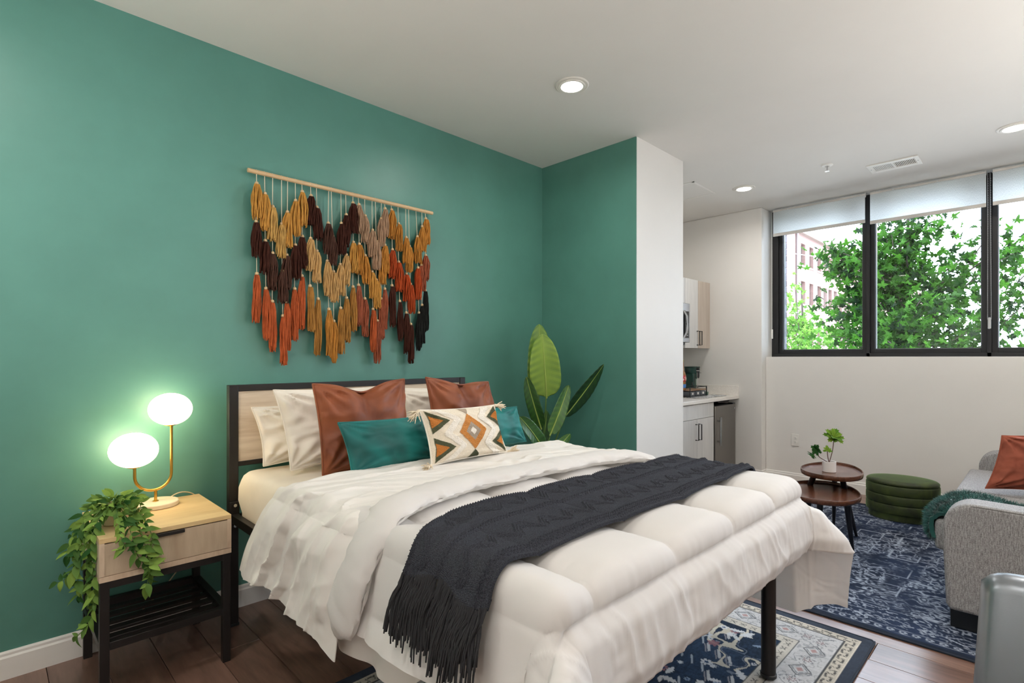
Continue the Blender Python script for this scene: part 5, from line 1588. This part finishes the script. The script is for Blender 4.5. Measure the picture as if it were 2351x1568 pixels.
for k in range(16000):
    i, j = rr_.randint(0, 59), rr_.randint(0, 39)
    p = G[i, j] + (G[i + 1, j] - G[i, j]) * rr_.rand() + (G[i, j + 1] - G[i, j]) * rr_.rand() if j < 39 and i < 59 else G[i, j]
    clump = vnoise(np.array([i * .35]), np.array([j * .45]), 7)[0]
    d = Nf[i, j] + np.array([clump * 2.0 + rr_.normal(0, .3), rr_.normal(0, .35) + clump, -.35 + rr_.normal(0, .3)])
    d /= np.linalg.norm(d); L_ = rr_.uniform(.016, .03); s = np.cross(d, rr_.normal(size=3)); s /= np.linalg.norm(s) + 1e-6
    k0 = len(V_); V_ += [p + s * .0011, p - s * .0011, p + d * L_]; F_.append((k0, k0 + 1, k0 + 2))
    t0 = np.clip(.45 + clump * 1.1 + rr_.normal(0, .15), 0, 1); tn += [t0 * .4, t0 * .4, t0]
q = MB(); q.v = [tuple(p) for p in V_]; q.f = F_
me = bpy.data.meshes.new('fur_pile'); me.from_pydata((np.array(V_) - np.array(root_loc(fur))).tolist(), [], F_); me.materials.append(M_FUR)
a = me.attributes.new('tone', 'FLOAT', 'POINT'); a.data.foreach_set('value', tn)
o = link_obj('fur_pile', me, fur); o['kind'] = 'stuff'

# ================================================================== CHAIR CLOSE TO THE CAMERA
M_SILVER = mat('silver_leatherette', '#84898f', .34, 0.75, .6, noise=(8, .06), bump=(500, .04))
ch = thing('dining_chair', 'silver-grey padded chair back close to the camera at the picture edge', 'chair', (1.46, -.30, 0))
# curved padded back standing on edge to us
n = 40
A = []
for k in range(n + 1):
    t = k / n
    A.append(Vector((1.202 - .17 * t + .05 * math.sin(PI * t), .078 - .42 * t, 0)))
G = []
for k, p in enumerate(A):
    tdir = (A[min(k + 1, n)] - A[max(k - 1, 0)]).normalized(); nr = Vector((tdir.y, -tdir.x, 0))
    t = k / n
    zt = .944 - .022 * (abs(2 * t - 1)) ** 14
    hw = .031 * min(1, (1 - abs(2 * t - 1) ** 30)) ** .5 + .001
    row = []
    for j in range(29):
        a = -PI / 2 + 2 * PI * j / 28
        # stadium cross-section: tall padded slab with a round top
        zc = zt - .03 if math.sin(a) > 0 else .46
        z = zc + .030 * math.sin(a)
        lean = (zt - z) * .10
        row.append(p + nr * (hw * math.cos(a)) + Vector((0, 0, z)) + Vector((-.5, .6, 0)) * lean * .9)
    G.append([tuple(r_) for r_ in row])
q = MB(); q.grid(np.array(G)); q.f.append(tuple(range(28, -1, -1))); q.f.append(tuple(n * 29 + k for k in range(29)))
q.build('back_pad', M_SILVER, ch, smooth=True, angle=80)
MB().prism([(1.235, .03), (1.64, -.10), (1.50, -.54), (1.08, -.37)], .425, .475).build('seat', M_SILVER, ch, bevel=.02, seg=4)
for (x, y), (fx, fy) in (((1.25, .0), (1.22, .03)), ((1.58, -.12), (1.64, -.10)), ((1.47, -.49), (1.52, -.54)), ((1.12, -.35), (1.07, -.38))):
    MB().tube([(x, y, .43), (fx, fy, 0)], .012, 10).build('leg', M_CHROME, ch, smooth=True)

# ================================================================== RUGS
def rug_grid(x0, x1, y0, y1, st):
    xs = np.linspace(x0, x1, int((x1 - x0) / st)); ys = np.linspace(y0, y1, int((y1 - y0) / st))
    return np.meshgrid(xs, ys)
def C3(h): return np.array(lin(h))
def blend(col, m, c): col[:] = col * (1 - m[..., None]) + c * m[..., None]
def soft(d, w): return np.clip(1 - d / w, 0, 1) ** .6

def build_rug(name, label, X, Y, col, hgt, rough_name):
    Z = .0075 + hgt
    P = np.stack([X, Y, Z], -1)
    t = thing(name, label, 'rug', (float(X.mean()), float(Y.mean()), 0))
    q = MB(); q.grid(P)
    r, c = X.shape
    o0 = len(q.v)
    k = np.arange(r * c).reshape(r, c)
    ring = list(k[0, :]) + list(k[1:, -1]) + list(k[-1, -2::-1]) + list(k[-2:0:-1, 0])
    low = [(*P.reshape(-1, 3)[i][:2], .0005) for i in ring]
    q.v += [tuple(map(float, p)) for p in low]
    m = len(ring)
    for i in range(m):
        q.f.append((int(ring[i]), o0 + i, o0 + (i + 1) % m, int(ring[(i + 1) % m])))
    o = q.build('pile', attr_mat(rough_name, .92, (350, .5)), t, smooth=True, angle=60)
    set_dye(o, np.concatenate([col.reshape(-1, 3), np.tile(C3('#20304a'), (m, 1))]))
    E_ = [P.reshape(-1, 3)[i] for i in ring][::8]
    MB().tube([(p[0], p[1], .0055) for p in E_], .0052, 6, closed=True).build('bound_edge', mat('rug_binding_' + rough_name, '#26303f', .9), t, smooth=True)
    return t

# -- cream bordered rug under the bed
x0, x1, y0, y1 = .70, 2.876, .548, 1.985
X, Y = rug_grid(x0, x1, y0, y1, .0042)
dx = np.minimum(X - x0, x1 - X); dy = np.minimum(Y - y0, y1 - Y); d = np.minimum(dx, dy)
al = np.where(dy < dx, X, Y); ac = np.where(dy < dx, x1 - X, Y - y0)
nz = fbm(X * 9, Y * 9, 200); fine = vnoise(X * 260, Y * 60, 201) + vnoise(X * 60, Y * 260, 202)
col = np.zeros(X.shape + (3,)); col[:] = C3('#22344c')
col *= (1 + .55 * fbm(X * 4, Y * 4, 203) + .55 * fine)[..., None]
DK = C3('#2a3038'); CR = C3('#cfc8b8'); LT = C3('#c6c8c9'); RS = C3('#9a6a66'); NV = C3('#22304a')
# field motifs
rs = np.random.RandomState(77)
field = d > .30
def stamp(cx, cy, R_, fn, c, op=1.0):
    i0, i1 = np.searchsorted(Y[:, 0], [cy - R_, cy + R_]); j0, j1 = np.searchsorted(X[0], [cx - R_, cx + R_])
    if i1 <= i0 or j1 <= j0: return
    sx_, sy_ = X[i0:i1, j0:j1] - cx, Y[i0:i1, j0:j1] - cy
    m = fn(sx_, sy_)
    m = np.clip(m, 0, 1) * op * field_mask[i0:i1, j0:j1]
    sub = col[i0:i1, j0:j1]; sub[:] = sub * (1 - m[..., None]) + c * m[..., None]
field_mask = field.astype(float)
def flower(R_, n, ph, fill=True):
    def f(a, b):
        r = np.hypot(a, b); th = np.arctan2(b, a) + ph
        e = R_ * (.55 + .45 * np.abs(np.cos(th * n / 2)))
        return (r < e) * 1.0 if fill else (np.abs(r - e) < .004) * 1.0
    return f
def leafm(L_, w, ph):
    def f(a, b):
        u = (a * math.cos(ph) + b * math.sin(ph)) / L_; v = (-a * math.sin(ph) + b * math.cos(ph)) / w
        return (np.abs(v) < np.clip(1 - u * u, 0, 1) * (1 + .25 * np.sin(u * 14))) * (np.abs(u) < 1) * 1.0
    return f
# stepped light line that frames the medallion
fx0, fx1, fy0, fy1 = x0 + .30, x1 - .30, y0 + .30, y1 - .30
cxr, cyr = (x0 + x1) / 2, (y0 + y1) / 2
for rad, w, c in ((.80, .009, '#b9bdc2'), (.775, .004, '#8f8f96'), (.60, .006, '#a9b3bf')):
    q1 = np.abs(X - cxr) / 1.15; q2 = np.abs(Y - cyr) / .62
    stq = np.round((q1 - q2) * 9) / 9
    dd = np.abs(q1 + q2 + .10 * np.sin(stq * 21) - rad * 1.05)
    blend(col, ((dd < w * 1.3) & field) * .9, C3(c))
# scroll work in the field corners
cd = np.hypot(np.maximum(0, dx - .30), np.maximum(0, dy - .30))
n1 = vnoise(X * 8.5, Y * 8.5, 210) + .45 * vnoise(X * 19, Y * 19, 211)
sc = (np.abs(n1 - .02) < .055) & (cd < .42) & field
blend(col, sc * .95, C3('#c3bfb2'))
sc2 = (np.abs(n1 - .16) < .022) & (cd < .42) & field
blend(col, sc2 * .9, C3('#6d7a8c'))
for k in range(150):
    cx_, cy_ = rs.uniform(fx0, fx1), rs.uniform(fy0, fy1)
    R_ = rs.uniform(.012, .034)
    typ = rs.rand()
    c = C3('#c9ced4') if rs.rand() < .72 else (C3('#8d6670') if rs.rand() < .5 else C3('#7f93ad'))
    if typ < .4: stamp(cx_, cy_, R_ * 1.1, flower(R_, rs.choice([5, 6, 7]), rs.uniform(0, 6)), c, .9)
    else: stamp(cx_, cy_, R_ * 1.4, leafm(R_ * 1.3, R_ * .5, rs.uniform(0, 6)), c, .9)
    if typ < .25: stamp(cx_, cy_, R_ * .5, flower(R_ * .4, 5, 0), C3('#2a4468'), 1)
# borders
def band(a, b, c, amt=.95): blend(col, ((d >= a) & (d < b)) * amt, C3(c))
band(.245, .305, '#bfbcb4'); band(.100, .245, '#bfc1c4'); band(.048, .100, '#c0bbb0'); band(0, .046, '#39414f')
for a in (.046, .099, .244, .304): blend(col, (np.abs(d - a) < .0022) * .9, C3('#d9d3c6') if a == .046 else DK)
col *= (1 + .13 * fine * (d < .30))[..., None]
# running motif in the outer cream band
ph = (al / .062) % 1; mid = d - .073
sq = .012 * np.sign(np.sin(2 * PI * ph)) * np.clip(np.abs(np.sin(2 * PI * ph)) * 2.2, 0, 1)
blend(col, ((np.abs(mid - sq) < .0038) & (d > .052) & (d < .096)) * .85, DK)
blend(col, ((np.hypot(((al / .062 + .25) % .5 - .25) * .062, mid + .010 * np.sign(np.sin(2 * PI * ph))) < .0065) & (d > .052) & (d < .096)) * .8, DK)
# flowers and diamonds in the wide pale band
pw = .19
u_ = ((al - .02) % pw) - pw / 2; v_ = d - .172
r1 = np.abs(u_) / .050 + np.abs(v_) / .042
wide = (d > .104) & (d < .240)
for rr0, ww, c in ((1.0, .09, DK), (.72, .07, C3('#5a6470')), (.40, .40, RS)):
    blend(col, ((np.abs(r1 - rr0) < ww) & wide) * .75 if rr0 > .5 else ((r1 < .36) & wide) * .7, c)
th = np.arctan2(v_, np.where(np.abs(u_) > pw / 2 - .06, np.abs(u_) - pw / 2, u_)); ra = np.hypot(np.abs(u_) - pw / 2, v_)
blend(col, ((np.abs(ra - .030 * (.7 + .3 * np.cos(6 * th))) < .0032) & wide) * .75, C3('#4a4f58'))
blend(col, ((np.abs(ra - .016 * (.7 + .3 * np.cos(5 * th + 1))) < .003) & wide) * .7, C3('#7d5f62'))
vine = .045 * np.sin(2 * PI * al / pw + 1.2)
blend(col, ((np.abs(v_ - vine) < .0026) & wide & (vnoise(X * 70, Y * 70, 215) > -.2)) * .7, C3('#555c68'))
dl = vnoise(X * 42, Y * 42, 216)
blend(col, ((np.abs(dl) < .05) & wide & (r1 > 1.05) & (ra > .033)) * .45, C3('#6b7078'))
# little sprigs in the inner cream band
pu = ((al / .048) % 1 - .5) * .048; pv = d - .275
spr = (np.minimum(np.abs(pv - .9 * np.abs(pu)), np.abs(pv + .3 * np.abs(pu) + .004)) < .0028) & (np.abs(pu) < .014) & (d > .25) & (d < .30)
blend(col, spr * .8, DK)
wear = np.clip(.5 + fbm(X * 7, Y * 7, 220), 0, 1)
col = col * (.88 + .24 * wear[..., None])
hgt = .0006 * fine + .002 * fbm(X * 2, Y * 2, 222) * sstep(0, .05, d)
build_rug('persian_rug', 'cream bordered navy oriental rug partly under the bed', X, Y, np.clip(col, .004, 1), hgt, 'cream_rug')

# -- large dark navy distressed rug under the sofa and tables
x0, x1, y0, y1 = 2.985, 5.50, -1.05, 1.86
X, Y = rug_grid(x0, x1, y0, y1, .0062)
Xw = X + .012 * np.sin(Y * 2.2)
dx = np.minimum(X - x0, x1 - X); dy = np.minimum(Y - y0, y1 - Y); d = np.minimum(dx, dy); al = np.where(dy < dx, X, Y)
field = d > .30
fine = vnoise(X * 200, Y * 45, 301)
col = np.zeros(X.shape + (3,)); col[:] = C3('#1f2b42')
col *= (1 + .7 * fbm(X * 2.2, Y * 4.5, 302) + .35 * fine)[..., None]
WH = C3('#aab4c4')
dist = sstep(-.42, .22, fbm(X * 3.2, Y * 6.5, 303) + .25 * vnoise(X * 40, Y * 90, 304) + .06)
n1 = vnoise(X * 13, Y * 11, 305) + .5 * vnoise(X * 27, Y * 24, 306) + .25 * vnoise(X * 55, Y * 50, 312)
ln = np.maximum(np.exp(-(n1 / .055) ** 2), .9 * np.exp(-((n1 - .24) / .04) ** 2)); ln = np.maximum(ln, .8 * np.exp(-((n1 + .27) / .04) ** 2))
blend(col, np.clip(ln * dist * 1.15, 0, .92) * field, WH)
# angular key lines
gx = np.abs(((X * 1.0) / .34) % 1 - .5) * .34; gy = np.abs((Y / .26) % 1 - .5) * .26
key = (np.abs(gx - .085) < .0035) & (gy < .075) | (np.abs(gy - .075) < .0035) & (gx < .085)
blend(col, key * field * np.clip(vnoise(X * 5, Y * 5, 307) * 3 + .3, 0, .8), WH)
# border chains
def bline(a, w, op): blend(col, (np.abs(d - a) < w) * op * np.clip(.55 + 1.2 * vnoise(X * 30, Y * 30, 308), 0, 1), WH)
for a in (.055, .098, .225, .30): bline(a, .0038, .75)
ph = (al / .05) % 1
ch_ = np.abs(np.hypot((ph - .5) * .05, d - .077) - .011) < .0045
blend(col, (ch_ & (d > .058) & (d < .096)) * .75, WH)
pw = .26; u_ = (al % pw) - pw / 2; v_ = d - .162; th = np.arctan2(v_, u_); ra = np.hypot(u_, v_)
fl = (np.abs(ra - .040 * (.65 + .35 * np.cos(6 * th))) < .0055) | (np.abs(ra - .018) < .005)
u2 = ((al + pw / 2) % pw) - pw / 2; r2 = np.abs(u2) / .07 + np.abs(v_) / .035
fl |= (np.abs(r2 - 1) < .10)
blend(col, (fl & (d > .102) & (d < .222)) * np.clip(.6 + vnoise(X * 25, Y * 25, 309), 0, .85), WH)
n3 = vnoise(X * 48, Y * 48, 310)
blend(col, ((np.abs(n3) < .05) & (d > .102) & (d < .222)) * .45, WH)
n4 = vnoise(X * 60, Y * 60, 311); blend(col, ((np.abs(n4) < .09) & (d > .23) & (d < .295)) * .7, WH)
blend(col, (d < .035) * .8, C3('#1b2331'))
hgt = .0006 * fine + .003 * fbm(X * 1.6, Y * 1.6, 313) * sstep(0, .08, d)
build_rug('distressed_rug', 'large dark navy distressed rug under the sofa and tray tables', X, Y, np.clip(col, .004, 1), hgt, 'navy_rug')
